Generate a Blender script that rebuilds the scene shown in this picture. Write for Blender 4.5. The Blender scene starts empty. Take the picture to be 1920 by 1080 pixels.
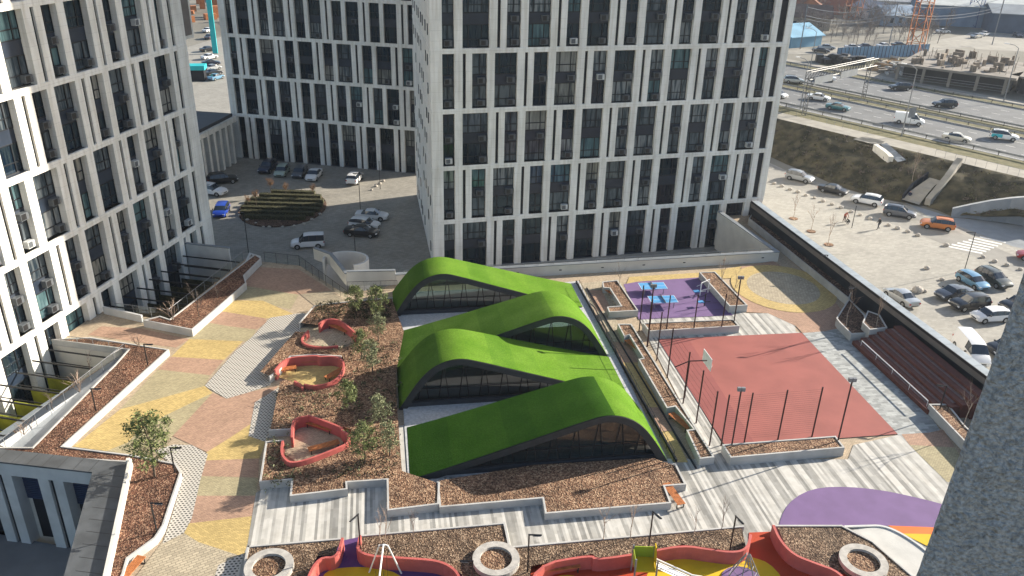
import bpy, bmesh, math, random
from mathutils import Vector, Matrix, noise
random.seed(7)
S = bpy.context.scene; COL = S.collection
rad = math.radians
# ---------------- camera ----------------
PITCH, ROLL, FPX, CAMH = rad(25.6136), rad(1.6162), 1542.68, 37.5
_f = Vector((0, math.cos(PITCH), -math.sin(PITCH))); _x = Vector((1, 0, 0)); _u = _x.cross(_f)
CX = math.cos(ROLL)*_x + math.sin(ROLL)*_u
CU = -math.sin(ROLL)*_x + math.cos(ROLL)*_u
cam = bpy.data.cameras.new('camera'); camo = bpy.data.objects.new('camera', cam); COL.objects.link(camo)
camo.matrix_world = Matrix((( CX.x, CU.x, -_f.x, 0), (CX.y, CU.y, -_f.y, 0), (CX.z, CU.z, -_f.z, CAMH), (0, 0, 0, 1)))
cam.sensor_width = 36; cam.lens = FPX/1920*36; cam.clip_start = .1; cam.clip_end = 6000
S.camera = camo
# ---------------- sky, sun, exposure ----------------
SUN_AZ, SUN_EL = 26.0, 21.5
w = bpy.data.worlds.new('World'); S.world = w; w.use_nodes = True
nt = w.node_tree; bg = nt.nodes['Background']; sky = nt.nodes.new('ShaderNodeTexSky')
sky.sky_type = 'NISHITA'; sky.sun_disc = False; sky.sun_elevation = rad(SUN_EL); sky.sun_rotation = rad(90-SUN_AZ)
sky.altitude = 150; sky.air_density = 1.0; sky.dust_density = 1.2
nt.links.new(sky.outputs[0], bg.inputs[0]); bg.inputs[1].default_value = .078
sl = bpy.data.lights.new('sun', 'SUN'); so = bpy.data.objects.new('sun', sl); COL.objects.link(so)
sl.energy = 5.0; sl.angle = rad(.5); sl.color = (1, .915, .78)
sd = Vector((math.cos(rad(SUN_AZ))*math.cos(rad(SUN_EL)), math.sin(rad(SUN_AZ))*math.cos(rad(SUN_EL)), math.sin(rad(SUN_EL))))
so.rotation_euler = sd.to_track_quat('Z', 'Y').to_euler(); so.location = (60, 40, 90)
S.view_settings.view_transform = 'Standard'; S.view_settings.look = 'None'; S.view_settings.gamma = 1
S.view_settings.exposure = 1.27
S.cycles.max_bounces = 5; S.cycles.glossy_bounces = 3; S.cycles.transparent_max_bounces = 12

# ---------------- helpers ----------------
HAZE_D = .00014
def G(px, py, z=0.0):
    """where the sight line through a point of the photograph meets height z"""
    d = CX*(px-960) - CU*(py-540) + _f*FPX
    t = (z-CAMH)/d.z
    return Vector((d.x*t, d.y*t, z))
def GL(pts, z=0.0): return [G(a, b, z) for a, b in pts]
def V2(v): return (v[0], v[1])
def ax(deg): return Vector((math.cos(rad(deg)), math.sin(rad(deg)), 0))

def prop(o, label=None, cat=None, group=None, kind=None):
    if label: o['label'] = label
    if cat: o['category'] = cat
    if group: o['group'] = group
    if kind: o['kind'] = kind
    return o
def thing(name, label, cat, loc=(0, 0, 0), rz=0, group=None):
    o = bpy.data.objects.new(name, None); COL.objects.link(o); o.location = loc; o.rotation_euler = (0, 0, rz)
    o.empty_display_size = .3
    return prop(o, label, cat, group)
class MB:
    def __init__(s): s.v = []; s.f = []; s.m = []
    def add(s, vs, fs, m=0):
        n = len(s.v); s.v += [Vector(v) for v in vs]
        for f in fs: s.f.append([i+n for i in f]); s.m.append(m)
    def box(s, x0, x1, y0, y1, z0, z1, m=0, T=None):
        vs = [Vector((x, y, z)) for z in (z0, z1) for x, y in ((x0, y0), (x1, y0), (x1, y1), (x0, y1))]
        if T: vs = [T @ v for v in vs]
        s.add(vs, [(3, 2, 1, 0), (4, 5, 6, 7), (0, 1, 5, 4), (1, 2, 6, 5), (2, 3, 7, 6), (3, 0, 4, 7)], m)
    def obox(s, c, dx, dy, z0, z1, az, m=0):
        T = Matrix.Translation((c[0], c[1], 0)) @ Matrix.Rotation(az, 4, 'Z')
        s.box(-dx/2, dx/2, -dy/2, dy/2, z0, z1, m, T)
    def prism(s, poly, z0, z1, m=0, ms=None, top=True, bottom=False):
        n = len(poly); a = sum(poly[i][0]*poly[(i+1) % n][1]-poly[(i+1) % n][0]*poly[i][1] for i in range(n))
        if a < 0: poly = poly[::-1]
        vs = [(p[0], p[1], z0) for p in poly]+[(p[0], p[1], z1) for p in poly]
        if top: s.add(vs, [tuple(range(n, 2*n))], m)
        if bottom: s.add(vs, [tuple(range(n-1, -1, -1))], m)
        s.add(vs, [(i, (i+1) % n, n+(i+1) % n, n+i) for i in range(n)], m if ms is None else ms)
    def sheet(s, poly, z, m=0):
        n = len(poly); a = sum(poly[i][0]*poly[(i+1) % n][1]-poly[(i+1) % n][0]*poly[i][1] for i in range(n))
        if a < 0: poly = poly[::-1]
        s.add([(p[0], p[1], z) for p in poly], [tuple(range(n))], m)
    def wall(s, pts, t, z0, z1, closed=False, side=0, m=0, mt=None):
        """upright wall of thickness t along pts; side 0 centred, 1 left, -1 right"""
        P = [Vector((p[0], p[1], 0)) for p in pts]; n = len(P); L = []; Rr = []
        lo, hi = {0: (-t/2, t/2), 1: (0, t), -1: (-t, 0)}[side]
        for i in range(n):
            a = P[i-1] if (i or closed) else None; b = P[(i+1) % n] if (i < n-1 or closed) else None
            d1 = (P[i]-a).normalized() if a is not None else None; d2 = (b-P[i]).normalized() if b is not None else None
            if d1 is None: d1 = d2
            if d2 is None: d2 = d1
            n1 = Vector((-d1.y, d1.x, 0)); n2 = Vector((-d2.y, d2.x, 0)); mt_ = (n1+n2)
            mt_ = mt_.normalized() if mt_.length > 1e-4 else n1
            k = 1/max(.35, mt_.dot(n1)); L.append(P[i]+mt_*lo*k); Rr.append(P[i]+mt_*hi*k)
        vs = [(p.x, p.y, z) for z in (z0, z1) for p in L+Rr]; N = 2*n
        for i in range(n if closed else n-1):
            j = (i+1) % n
            s.add([vs[i], vs[j], vs[N+j], vs[N+i]], [(0, 1, 2, 3)], m)
            s.add([vs[n+i], vs[n+j], vs[N+n+j], vs[N+n+i]], [(3, 2, 1, 0)], m)
            s.add([vs[N+i], vs[N+j], vs[N+n+j], vs[N+n+i]], [(0, 1, 2, 3)], m if mt is None else mt)
            s.add([vs[i], vs[j], vs[n+j], vs[n+i]], [(3, 2, 1, 0)], m)
        if not closed:
            for i, o in ((0, 1), (n-1, 0)):
                s.add([vs[i], vs[n+i], vs[N+n+i], vs[N+i]], [(0, 3, 2, 1) if not o else (0, 1, 2, 3)], m)
        return L, Rr
    def tube(s, pts, r, n=6, m=0, r1=None, cap=True):
        P = [Vector(p) for p in pts]; k = len(P); r1 = r if r1 is None else r1; rings = []
        for i in range(k):
            d = (P[min(i+1, k-1)]-P[max(i-1, 0)]).normalized()
            u = d.cross(Vector((0, 0, 1)) if abs(d.z) < .9 else Vector((1, 0, 0))).normalized(); v = d.cross(u)
            rr = r+(r1-r)*i/(k-1)
            rings.append([P[i]+(u*math.cos(2*math.pi*j/n)+v*math.sin(2*math.pi*j/n))*rr for j in range(n)])
        vs = [v for R in rings for v in R]
        fs = [(i*n+j, i*n+(j+1) % n, (i+1)*n+(j+1) % n, (i+1)*n+j) for i in range(k-1) for j in range(n)]
        if cap: fs += [tuple(range(n-1, -1, -1)), tuple((k-1)*n+j for j in range(n))]
        s.add(vs, fs, m)
    def cyl(s, c, r, z0, z1, n=16, m=0): s.tube([(c[0], c[1], z0), (c[0], c[1], z1)], r, n, m)
    def mesh(s, name, mats, off=(0, 0, 0), smooth=False):
        me = bpy.data.meshes.new(name); o = Vector(off)
        me.from_pydata([tuple(v-o) for v in s.v], [], s.f); me.validate(clean_customdata=False)
        for m in (mats if isinstance(mats, (list, tuple)) else [mats]): me.materials.append(m)
        if len(me.polygons) == len(s.m): me.polygons.foreach_set('material_index', s.m)
        if smooth: me.polygons.foreach_set('use_smooth', [True]*len(me.polygons))
        me.update(); return me
    def build(s, name, mats, parent=None, off=None, smooth=False):
        """parent with no rotation: world coordinates minus its place; else coordinates as given"""
        if off is None: off = ROOT.get(parent.name, (0, 0, 0)) if parent is not None else (0, 0, 0)
        o = bpy.data.objects.new(name, s.mesh(name, mats, off, smooth)); COL.objects.link(o)
        if parent is not None: o.parent = parent; ROOT[o.name] = off
        else: o.location = off
        return o
ROOT = {}
def place(name, label, cat, loc, group=None):
    t = thing(name, label, cat, loc, 0, group); ROOT[t.name] = tuple(loc); return t
def single(name, mb, mats, loc, label, cat, group=None, kind=None, smooth=False):
    o = mb.build(name, mats, None, tuple(loc), smooth); return prop(o, label, cat, group, kind)
def link(name, me, parent=None, loc=(0, 0, 0), rz=0, sc=None):
    o = bpy.data.objects.new(name, me); COL.objects.link(o); o.parent = parent; o.location = loc; o.rotation_euler = (0, 0, rz)
    if sc: o.scale = sc
    return o
def dup(root, loc, rz=0, label=None, sc=None, group=None):
    """copy of a thing with its parts and sub-parts"""
    def cp(o, par):
        c = o.copy(); COL.objects.link(c); c.parent = par
        for ch in o.children: cp(ch, c)
        return c
    r = cp(root, None); r.location = loc; r.rotation_euler = (0, 0, rz)
    if label: r['label'] = label
    if group: r['group'] = group
    if sc: r.scale = (sc, sc, sc) if not isinstance(sc, tuple) else sc
    return r

# ---------------- materials ----------------
def mat(name, col, rough=.8, var=.12, scale=2.0, bump=0.0, bscale=None, metal=0.0, spec=.35, col2=None, detail=5, dirt=None, coat=0):
    m = bpy.data.materials.new(name); m.use_nodes = True; t = m.node_tree; N = t.nodes; L = t.links
    b = N['Principled BSDF']; b.inputs['Roughness'].default_value = rough; b.inputs['Metallic'].default_value = metal
    b.inputs['Specular IOR Level'].default_value = spec
    if coat: b.inputs['Coat Weight'].default_value = coat
    g = N.new('ShaderNodeNewGeometry'); n = N.new('ShaderNodeTexNoise'); n.inputs['Scale'].default_value = scale
    n.inputs['Detail'].default_value = detail; L.new(g.outputs['Position'], n.inputs['Vector'])
    r = N.new('ShaderNodeValToRGB'); c2 = col2 or [min(1, c*(1+var)) for c in col]; c1 = col if col2 else [c*(1-var) for c in col]
    r.color_ramp.elements[0].position = .36; r.color_ramp.elements[1].position = .64
    r.color_ramp.elements[0].color = (*c1, 1); r.color_ramp.elements[1].color = (*c2, 1)
    L.new(n.outputs['Fac'], r.inputs['Fac']); out = r.outputs['Color']
    if dirt:   # large soft stains
        n2 = N.new('ShaderNodeTexNoise'); n2.inputs['Scale'].default_value = dirt[0]; n2.inputs['Detail'].default_value = 6
        L.new(g.outputs['Position'], n2.inputs['Vector'])
        r2 = N.new('ShaderNodeValToRGB'); r2.color_ramp.elements[0].position = .42; r2.color_ramp.elements[1].position = .68
        r2.color_ramp.elements[0].color = (1, 1, 1, 1); r2.color_ramp.elements[1].color = (dirt[1],)*3+(1,)
        L.new(n2.outputs['Fac'], r2.inputs['Fac']); mx = N.new('ShaderNodeMix'); mx.data_type = 'RGBA'; mx.blend_type = 'MULTIPLY'
        mx.inputs[0].default_value = 1; L.new(out, mx.inputs[6]); L.new(r2.outputs['Color'], mx.inputs[7]); out = mx.outputs[2]
    L.new(out, b.inputs['Base Color'])
    if bump:
        nb = N.new('ShaderNodeTexNoise'); nb.inputs['Scale'].default_value = bscale or scale*4; nb.inputs['Detail'].default_value = 4
        L.new(g.outputs['Position'], nb.inputs['Vector']); bp = N.new('ShaderNodeBump'); bp.inputs['Strength'].default_value = bump
        bp.inputs['Distance'].default_value = .05; L.new(nb.outputs['Fac'], bp.inputs['Height']); L.new(bp.outputs['Normal'], b.inputs['Normal'])
    return m
def nodes(m): return m.node_tree.nodes, m.node_tree.links, m.node_tree.nodes['Principled BSDF']
def rotated_uv(N, L, az):
    g = N.new('ShaderNodeNewGeometry'); mp = N.new('ShaderNodeVectorRotate'); mp.rotation_type = 'Z_AXIS'; mp.inputs['Angle'].default_value = -rad(az)
    L.new(g.outputs['Position'], mp.inputs['Vector']); return mp.outputs[0]
def mulmix(N, L, a, b, f=1):
    mx = N.new('ShaderNodeMix'); mx.data_type = 'RGBA'; mx.blend_type = 'MULTIPLY'; mx.inputs[0].default_value = f
    L.new(a, mx.inputs[6]); L.new(b, mx.inputs[7]); return mx.outputs[2]
def pavers(name, col, bw=.22, bh=.11, az=9.5, mortar=.012, contrast=.18, mcol=.55, dirt=.8):
    m = mat(name, col, .85, .06, 1.2); N, L, b = nodes(m); v = rotated_uv(N, L, az)
    br = N.new('ShaderNodeTexBrick'); L.new(v, br.inputs['Vector']); br.inputs['Scale'].default_value = 1
    br.inputs['Brick Width'].default_value = bw; br.inputs['Row Height'].default_value = bh; br.inputs['Mortar Size'].default_value = mortar
    br.inputs['Color1'].default_value = (*[c*(1-contrast) for c in col], 1); br.inputs['Color2'].default_value = (*[min(1, c*(1+contrast)) for c in col], 1)
    br.inputs['Mortar'].default_value = (*[c*mcol for c in col], 1)
    n = N.new('ShaderNodeTexNoise'); n.inputs['Scale'].default_value = .35; n.inputs['Detail'].default_value = 9; n.inputs['Roughness'].default_value = .7
    g = N.new('ShaderNodeNewGeometry'); L.new(g.outputs['Position'], n.inputs['Vector'])
    r = N.new('ShaderNodeValToRGB'); r.color_ramp.elements[0].position = .35; r.color_ramp.elements[1].position = .7
    r.color_ramp.elements[0].color = (1, 1, 1, 1); r.color_ramp.elements[1].color = (dirt,)*3+(1,)
    L.new(n.outputs['Fac'], r.inputs['Fac']); L.new(mulmix(N, L, br.outputs['Color'], r.outputs['Color']), b.inputs['Base Color'])
    return m
def voronoi_mat(name, cols, scale, rough=.9, bump=.6, stretch=None, big=None):
    m = mat(name, cols[0], rough); N, L, b = nodes(m); g = N.new('ShaderNodeNewGeometry')
    vo = N.new('ShaderNodeTexVoronoi'); vo.inputs['Scale'].default_value = scale; vo.inputs['Randomness'].default_value = 1
    vec = g.outputs['Position']
    L.new(vec, vo.inputs['Vector']); sp = N.new('ShaderNodeSeparateColor'); L.new(vo.outputs['Color'], sp.inputs[0])
    r = N.new('ShaderNodeValToRGB'); r.color_ramp.interpolation = 'LINEAR'
    e = r.color_ramp.elements
    while len(e) < len(cols): e.new(.5)
    for i, c in enumerate(cols): e[i].position = i/(len(cols)-1); e[i].color = (*c, 1)
    L.new(sp.outputs[0], r.inputs['Fac']); out = r.outputs['Color']
    n = N.new('ShaderNodeTexNoise'); n.inputs['Scale'].default_value = big or .8; n.inputs['Detail'].default_value = 6; L.new(vec, n.inputs['Vector'])
    r2 = N.new('ShaderNodeValToRGB'); r2.color_ramp.elements[0].position = .35; r2.color_ramp.elements[0].color = (.62, .6, .58, 1)
    r2.color_ramp.elements[1].position = .65; r2.color_ramp.elements[1].color = (1.15, 1.12, 1.08, 1); L.new(n.outputs['Fac'], r2.inputs['Fac'])
    L.new(mulmix(N, L, out, r2.outputs['Color']), b.inputs['Base Color'])
    bp = N.new('ShaderNodeBump'); bp.inputs['Strength'].default_value = bump; bp.inputs['Distance'].default_value = .08
    L.new(vo.outputs['Distance'], bp.inputs['Height']); L.new(bp.outputs['Normal'], b.inputs['Normal']); return m

M = {}
M['concrete'] = mat('cream_concrete', (.66, .63, .57), .8, .05, .7, .15, 9, dirt=(.25, .9))
M['facade'] = mat('facade_panels', (.88, .86, .81), .75, .05, .5, .1, 12, dirt=(.18, .9))
def facade_detail(m):
    N, L, b = nodes(m); g = N.new('ShaderNodeNewGeometry'); sx = N.new('ShaderNodeSeparateXYZ'); L.new(g.outputs['Position'], sx.inputs[0])
    def mth(op, a, c=None):
        q = N.new('ShaderNodeMath'); q.operation = op; L.new(a, q.inputs[0])
        if c is not None: q.inputs[1].default_value = c
        return q.outputs[0]
    j = mth('LESS_THAN', mth('FRACT', mth('MULTIPLY', sx.outputs[2], 1/1.095)),   .02)
    r = N.new('ShaderNodeValToRGB'); r.color_ramp.elements[0].color = (1, 1, 1, 1); r.color_ramp.elements[1].color = (.74, .74, .74, 1); L.new(j, r.inputs['Fac'])
    mp = N.new('ShaderNodeMapping'); mp.inputs['Scale'].default_value = (2.2, 2.2, .16); L.new(g.outputs['Position'], mp.inputs[0]); n = N.new('ShaderNodeTexNoise'); n.inputs['Scale'].default_value = 1.3; n.inputs['Detail'].default_value = 7; L.new(mp.outputs[0], n.inputs['Vector'])
    r2 = N.new('ShaderNodeValToRGB'); r2.color_ramp.elements[0].position = .4; r2.color_ramp.elements[0].color = (1, 1, 1, 1); r2.color_ramp.elements[1].position = .72; r2.color_ramp.elements[1].color = (.80, .78, .74, 1); L.new(n.outputs['Fac'], r2.inputs['Fac'])
    o = b.inputs['Base Color'].links[0].from_socket; L.new(mulmix(N, L, mulmix(N, L, o, r.outputs['Color']), r2.outputs['Color']), b.inputs['Base Color'])
facade_detail(M['facade'])
M['core'] = mat('dark_facade', (.011, .013, .020), .5, .2, 1)
M['spandrel'] = mat('slate_spandrel', (.017, .027, .046), .35, .15, 1, spec=.5)
M['frame'] = mat('window_frame', (.012, .014, .018), .4)
M['ac'] = mat('air_conditioner_grey', (.10, .11, .12), .5, .1, 5)
M['ac_white'] = mat('air_conditioner_white', (.55, .56, .55), .5, .1, 5)
M['black'] = mat('black_metal', (.012, .012, .014), .45, .1, 3, spec=.5)
M['cap'] = mat('grey_coping', (.20, .22, .24), .55, .08, .8, spec=.5)
M['white'] = mat('white_render', (.55, .55, .54), .7, .05, 1.2, .1, dirt=(.35, .85))
M['planter'] = mat('planter_wall', (.47, .46, .44), .75, .06, 1.5, .1, dirt=(.5, .82))
M['coral'] = mat('coral_render', (.48, .115, .10), .6, .08, 1.5, .1, dirt=(.6, .85))
M['mulch'] = voronoi_mat('bark_mulch', [(.05, .025, .014), (.15, .078, .045), (.25, .145, .088), (.44, .31, .205)], 11)
M['mulch_red'] = voronoi_mat('red_mulch', [(.035, .016, .009), (.10, .042, .025), (.18, .085, .052), (.36, .23, .155)], 11)
M['mulch_old'] = voronoi_mat('weathered_mulch', [(.04, .024, .014), (.10, .062, .038), (.175, .115, .075), (.36, .27, .19)], 11)
M['soil'] = voronoi_mat('dark_mulch', [(.02, .012, .01), (.07, .035, .022), (.12, .07, .045), (.25, .17, .12)], 9)
M['wood'] = mat('bench_wood', (.42, .15, .05), .6, .2, 4)
M['paver_beige'] = pavers('paver_beige', (.47, .37, .26))
M['paver_yellow'] = pavers('paver_yellow', (.57, .42, .17))
M['paver_salmon'] = pavers('paver_salmon', (.45, .285, .20))
M['paver_olive'] = pavers('paver_olive', (.42, .36, .22))
M['paver_sand'] = pavers('paver_sand', (.46, .39, .28), .42, .21, 35, .02, .15, .5)
M['paver_grey'] = pavers('paver_grey', (.36, .37, .36), .5, .25, 9.5, .01, .3, .8)
def strips():
    m = mat('plank_pavers', (.6, .6, .6), .8); N, L, b = nodes(m); v = rotated_uv(N, L, 9.5)
    sx = N.new('ShaderNodeSeparateXYZ'); L.new(v, sx.inputs[0])
    a = N.new('ShaderNodeMath'); a.operation = 'MULTIPLY'; a.inputs[1].default_value = 5.4; L.new(sx.outputs[0], a.inputs[0])
    fl = N.new('ShaderNodeMath'); fl.operation = 'FLOOR'; L.new(a.outputs[0], fl.inputs[0])
    w1 = N.new('ShaderNodeTexWhiteNoise'); w1.noise_dimensions = '1D'; L.new(fl.outputs[0], w1.inputs['W'])
    y = N.new('ShaderNodeMath'); y.operation = 'MULTIPLY_ADD'; y.inputs[1].default_value = 1.1; L.new(sx.outputs[1], y.inputs[0]); L.new(w1.outputs[0], y.inputs[2])
    fy = N.new('ShaderNodeMath'); fy.operation = 'FLOOR'; L.new(y.outputs[0], fy.inputs[0])
    cb = N.new('ShaderNodeCombineXYZ'); L.new(fl.outputs[0], cb.inputs[0]); L.new(fy.outputs[0], cb.inputs[1])
    w2 = N.new('ShaderNodeTexWhiteNoise'); w2.noise_dimensions = '2D'; L.new(cb.outputs[0], w2.inputs['Vector'])
    mx = N.new('ShaderNodeMath'); mx.operation = 'MULTIPLY_ADD'; mx.inputs[1].default_value = .2; L.new(w2.outputs[0], mx.inputs[0])
    s7 = N.new('ShaderNodeMath'); s7.operation = 'MULTIPLY'; s7.inputs[1].default_value = .8; L.new(w1.outputs[0], s7.inputs[0]); L.new(s7.outputs[0], mx.inputs[2])
    r = N.new('ShaderNodeValToRGB'); e = r.color_ramp.elements; e[0].position = .1; e[0].color = (.23, .225, .21, 1); e[1].position = .75; e[1].color = (.56, .54, .50, 1)
    L.new(mx.outputs[0], r.inputs['Fac']); n = N.new('ShaderNodeTexNoise'); n.inputs['Scale'].default_value = 1.5; n.inputs['Detail'].default_value = 10; L.new(v, n.inputs['Vector'])
    r2 = N.new('ShaderNodeValToRGB'); r2.color_ramp.elements[0].position = .3; r2.color_ramp.elements[0].color = (.84, .83, .81, 1); r2.color_ramp.elements[1].position = .6; r2.color_ramp.elements[1].color = (1, 1, 1, 1)
    L.new(n.outputs['Fac'], r2.inputs['Fac']); L.new(mulmix(N, L, r.outputs['Color'], r2.outputs['Color']), b.inputs['Base Color']); return m
M['strips'] = strips()
def grid_pavers():
    m = mat('grid_pavers', (.5, .5, .5), .8); N, L, b = nodes(m); v = rotated_uv(N, L, 9.5); sx = N.new('ShaderNodeSeparateXYZ'); L.new(v, sx.inputs[0])
    def mth(op, a, c=None, d=None):
        q = N.new('ShaderNodeMath'); q.operation = op
        for i, k in enumerate((a, c, d)):
            if k is None: continue
            if isinstance(k, (int, float)): q.inputs[i].default_value = k
            else: L.new(k, q.inputs[i])
        return q.outputs[0]
    yy = mth('MULTIPLY', sx.outputs[1], 1/.21); row = mth('FLOOR', yy); off = mth('MULTIPLY', mth('MODULO', row, 2), .5)
    xx = mth('ADD', mth('MULTIPLY', sx.outputs[0], 1/.26), off)
    h = mth('MULTIPLY', mth('LESS_THAN', mth('FRACT', xx), .55), mth('LESS_THAN', mth('FRACT', yy), .52))
    mx = N.new('ShaderNodeMix'); mx.data_type = 'RGBA'; L.new(h, mx.inputs[0]); mx.inputs[6].default_value = (.50, .47, .42, 1); mx.inputs[7].default_value = (.05, .045, .04, 1)
    L.new(mx.outputs[2], b.inputs['Base Color']); return m
M['grid'] = grid_pavers()
M['court'] = mat('court_red', (.31, .095, .08), .8, .06, .5, .1, 30, dirt=(.3, .88))
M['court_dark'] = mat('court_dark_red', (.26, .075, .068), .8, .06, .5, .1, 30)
M['purple'] = mat('rubber_purple', (.17, .105, .23), .85, .07, .7, .1, 40)
M['purple_deep'] = mat('rubber_deep_purple', (.10, .045, .16), .85, .07, .7, .1, 40)
M['rub_yellow'] = mat('rubber_yellow', (.60, .40, .01), .8, .06, .7, .1, 40)
M['rub_red'] = mat('rubber_red', (.42, .05, .015), .8, .06, .7, .1, 40)
M['rub_orange'] = mat('rubber_orange', (.75, .16, .03), .8, .06, .7, .1, 40)
M['sandg'] = mat('grey_sand', (.50, .49, .46), .9, .08, .8, .2, 10)
M['lot'] = pavers('lot_paving', (.335, .32, .285), .6, .3, 16, .012, .10, .8, .78)
M['lot_in'] = pavers('lot_inner_paving', (.31, .29, .25), .5, .25, 16, .015, .14, .75, .75)
M['asphalt'] = mat('asphalt', (.155, .16, .165), .85, .08, .6, .2, 30, dirt=(.12, .8))
M['lot_road'] = mat('lot_driveway', (.25, .24, .22), .85, .08, .6, .2, 30, dirt=(.12, .8))
M['marking'] = mat('road_marking', (.62, .62, .60), .7, .12, 3)
M['pave_side'] = mat('sidewalk', (.31, .29, .25), .85, .1, .7, .1, 10, dirt=(.2, .85))
M['verge'] = mat('dry_grass_verge', (.085, .085, .035), .95, .3, .9, .8, 8, col2=(.16, .14, .07))
M['slope'] = mat('embankment_soil', (.022, .021, .010), .95, .3, .55, 1, 5, col2=(.105, .088, .050), detail=14)
M['ground'] = mat('far_ground', (.13, .12, .095), .95, .3, .03, .3, 1, col2=(.26, .245, .21), detail=12)
M['trunk'] = mat('bark', (.10, .075, .055), .9, .3, 6, .5)
M['trunk_light'] = mat('pale_bark', (.36, .29, .23), .9, .3, 6, .3)
M['needle'] = mat('pine_needles', (.06, .085, .022), .7, .4, 3, col2=(.22, .25, .09))
M['needle_olive'] = mat('olive_needles', (.10, .12, .05), .7, .4, 3, col2=(.28, .29, .16))
M['twig'] = mat('bare_twigs', (.12, .095, .08), .9, .3, 1)
M['twig_far'] = mat('far_twigs', (.13, .115, .11), .9, .35, .06, col2=(.22, .19, .17))
M['twig_pale'] = mat('pale_twigs', (.30, .22, .17), .9, .3, 1)
M['leaf_dry'] = mat('dry_leaves', (.30, .16, .07), .9, .3, 2)
M['hedge'] = mat('hedge_leaves', (.018, .022, .009), .9, .4, 4, 1, 14, col2=(.085, .078, .035))
M['tyre'] = mat('tyre_rubber', (.012, .012, .012), .8)
M['rim'] = mat('wheel_rim', (.35, .36, .37), .3, .05, 2, metal=.6)
M['carglass'] = mat('car_glass', (.02, .03, .045), .06, .05, 1, spec=.8)
M['lamp_clear'] = mat('headlight', (.6, .62, .65), .2)
M['lamp_red'] = mat('tail_light', (.35, .012, .01), .3)
M['stone'] = mat('boulder', (.42, .38, .33), .85, .15, 3, .4)
M['skin'] = mat('skin', (.45, .26, .18), .6); M['hair'] = mat('hair', (.03, .02, .015), .7)
M['blue_table'] = mat('table_blue', (.10, .33, .62), .45, .04, 2)
M['steel'] = mat('galvanised_steel', (.22, .23, .245), .5, .1, 3, metal=.2)
M['white_metal'] = mat('white_metal', (.74, .74, .74), .4, .04, 3)
M['stucco'] = mat('rough_stucco', (.44, .45, .46), .95, .28, 85, 1, 60)
# ================= GROUND =================
HAZ = -50.0; HD = ax(HAZ); HN = ax(HAZ+90)
def HW(a, o, z=1.0): p = HD*a+HN*o; return Vector((p.x, p.y, z))
mb = MB()
for x0, x1, y0, y1 in ((-900, 900, 52, 2600), (-900, -60, -300, 52), (-14, 900, -300, 52), (-60, -14, -300, 5)): mb.sheet([(x0, y0), (x1, y0), (x1, y1), (x0, y1)], -4.05)
single('ground', mb, M['ground'], (0, 0, -4.05), None, None, kind='structure')
mb = MB(); mb.sheet([(-60, 60), (-12, 86), (-8, 90), (60, 60), (76, 100), (66, 114), (48, 132), (40, 152), (20, 175), (-90, 260), (-110, 140)], -4.02)
single('parking_ground', mb, M['lot'], (0, 0, -4.02), None, None, kind='structure')
mb = MB(); mb.sheet([(-60, 80), (-10, 80), (-9, 92), (-14, 122), (-16, 131), (-45, 138), (-60, 120)], -4.0)
single('inner_parking_ground', mb, M['lot_in'], (0, 0, -4.0), None, None, kind='structure')
# driveway round the island and the drive along the parked cars
mb = MB()
mb.sheet(GL([(1440, 306), (1500, 330), (1560, 350), (1640, 372), (1700, 392), (1790, 432), (1905, 480), (1990, 515), (1990, 545), (1890, 505), (1800, 470), (1700, 430), (1600, 390), (1520, 362), (1440, 335)], -4), -4.012)
single('driveway', mb, M['lot_road'], (0, 0, -4.012), None, None, kind='structure')
# highway plateau
mb = MB()
A0, A1 = -420, 160
mb.add([HW(A0, 135, 1), HW(A1, 135, 1), HW(A1, 3000, 1), HW(A0, 3000, 1)], [(0, 1, 2, 3)])
mb.add([HW(A0, 135, 1), HW(A0, 3000, 1), HW(A0, 3000, -4.1), HW(A0, 135, -4.1)], [(0, 1, 2, 3)])
single('plateau', mb, M['ground'], HW(-50, 140, 1), None, None, kind='structure')
def strip(name, o0, o1, z, m, a0=A0, a1=A1):
    mb = MB(); mb.sheet([HW(a0, o0), HW(a1, o0), HW(a1, o1), HW(a0, o1)], z)
    return single(name, mb, M[m], HW(-60, o0, z), None, None, kind='structure')
strip('sidewalk', 135, 139.6, 1.02, 'pave_side')
strip('verge', 139.6, 144.6, 1.016, 'verge')
strip('highway', 144.6, 160, 1.03, 'asphalt')
strip('median', 160, 167, 1.04, 'verge')
strip('far_highway', 167, 184, 1.03, 'asphalt')
strip('far_verge', 184, 188.5, 1.02, 'verge')
strip('far_sidewalk', 188.5, 192, 1.03, 'pave_side')
mb = MB()
for o in (148.5, 152.3, 156.1):
    for k in range(-60, 30): mb.sheet([HW(k*4, o-.07), HW(k*4+1.6, o-.07), HW(k*4+1.6, o+.07), HW(k*4, o+.07)], 1.036)
for o in (171.2, 175.4, 179.6):
    for k in range(-60, 30): mb.sheet([HW(k*4, o-.07), HW(k*4+1.6, o-.07), HW(k*4+1.6, o+.07), HW(k*4, o+.07)], 1.036)
for o in (145.2, 159.5, 167.5, 183.4): mb.sheet([HW(A0, o-.08), HW(A1, o-.08), HW(A1, o+.08), HW(A0, o+.08)], 1.037)
single('lane_markings', mb, M['marking'], HW(-60, 150, 1.03), None, None, kind='structure')
# kerbs
mb = MB()
for o in (160.1, 166.9, 184.2): mb.wall([HW(A0, o), HW(A1, o)], .3, 1.0, 1.18)
single('road_kerb', mb, M['pave_side'], HW(-60, 160, 1), None, None, kind='structure')
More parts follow.
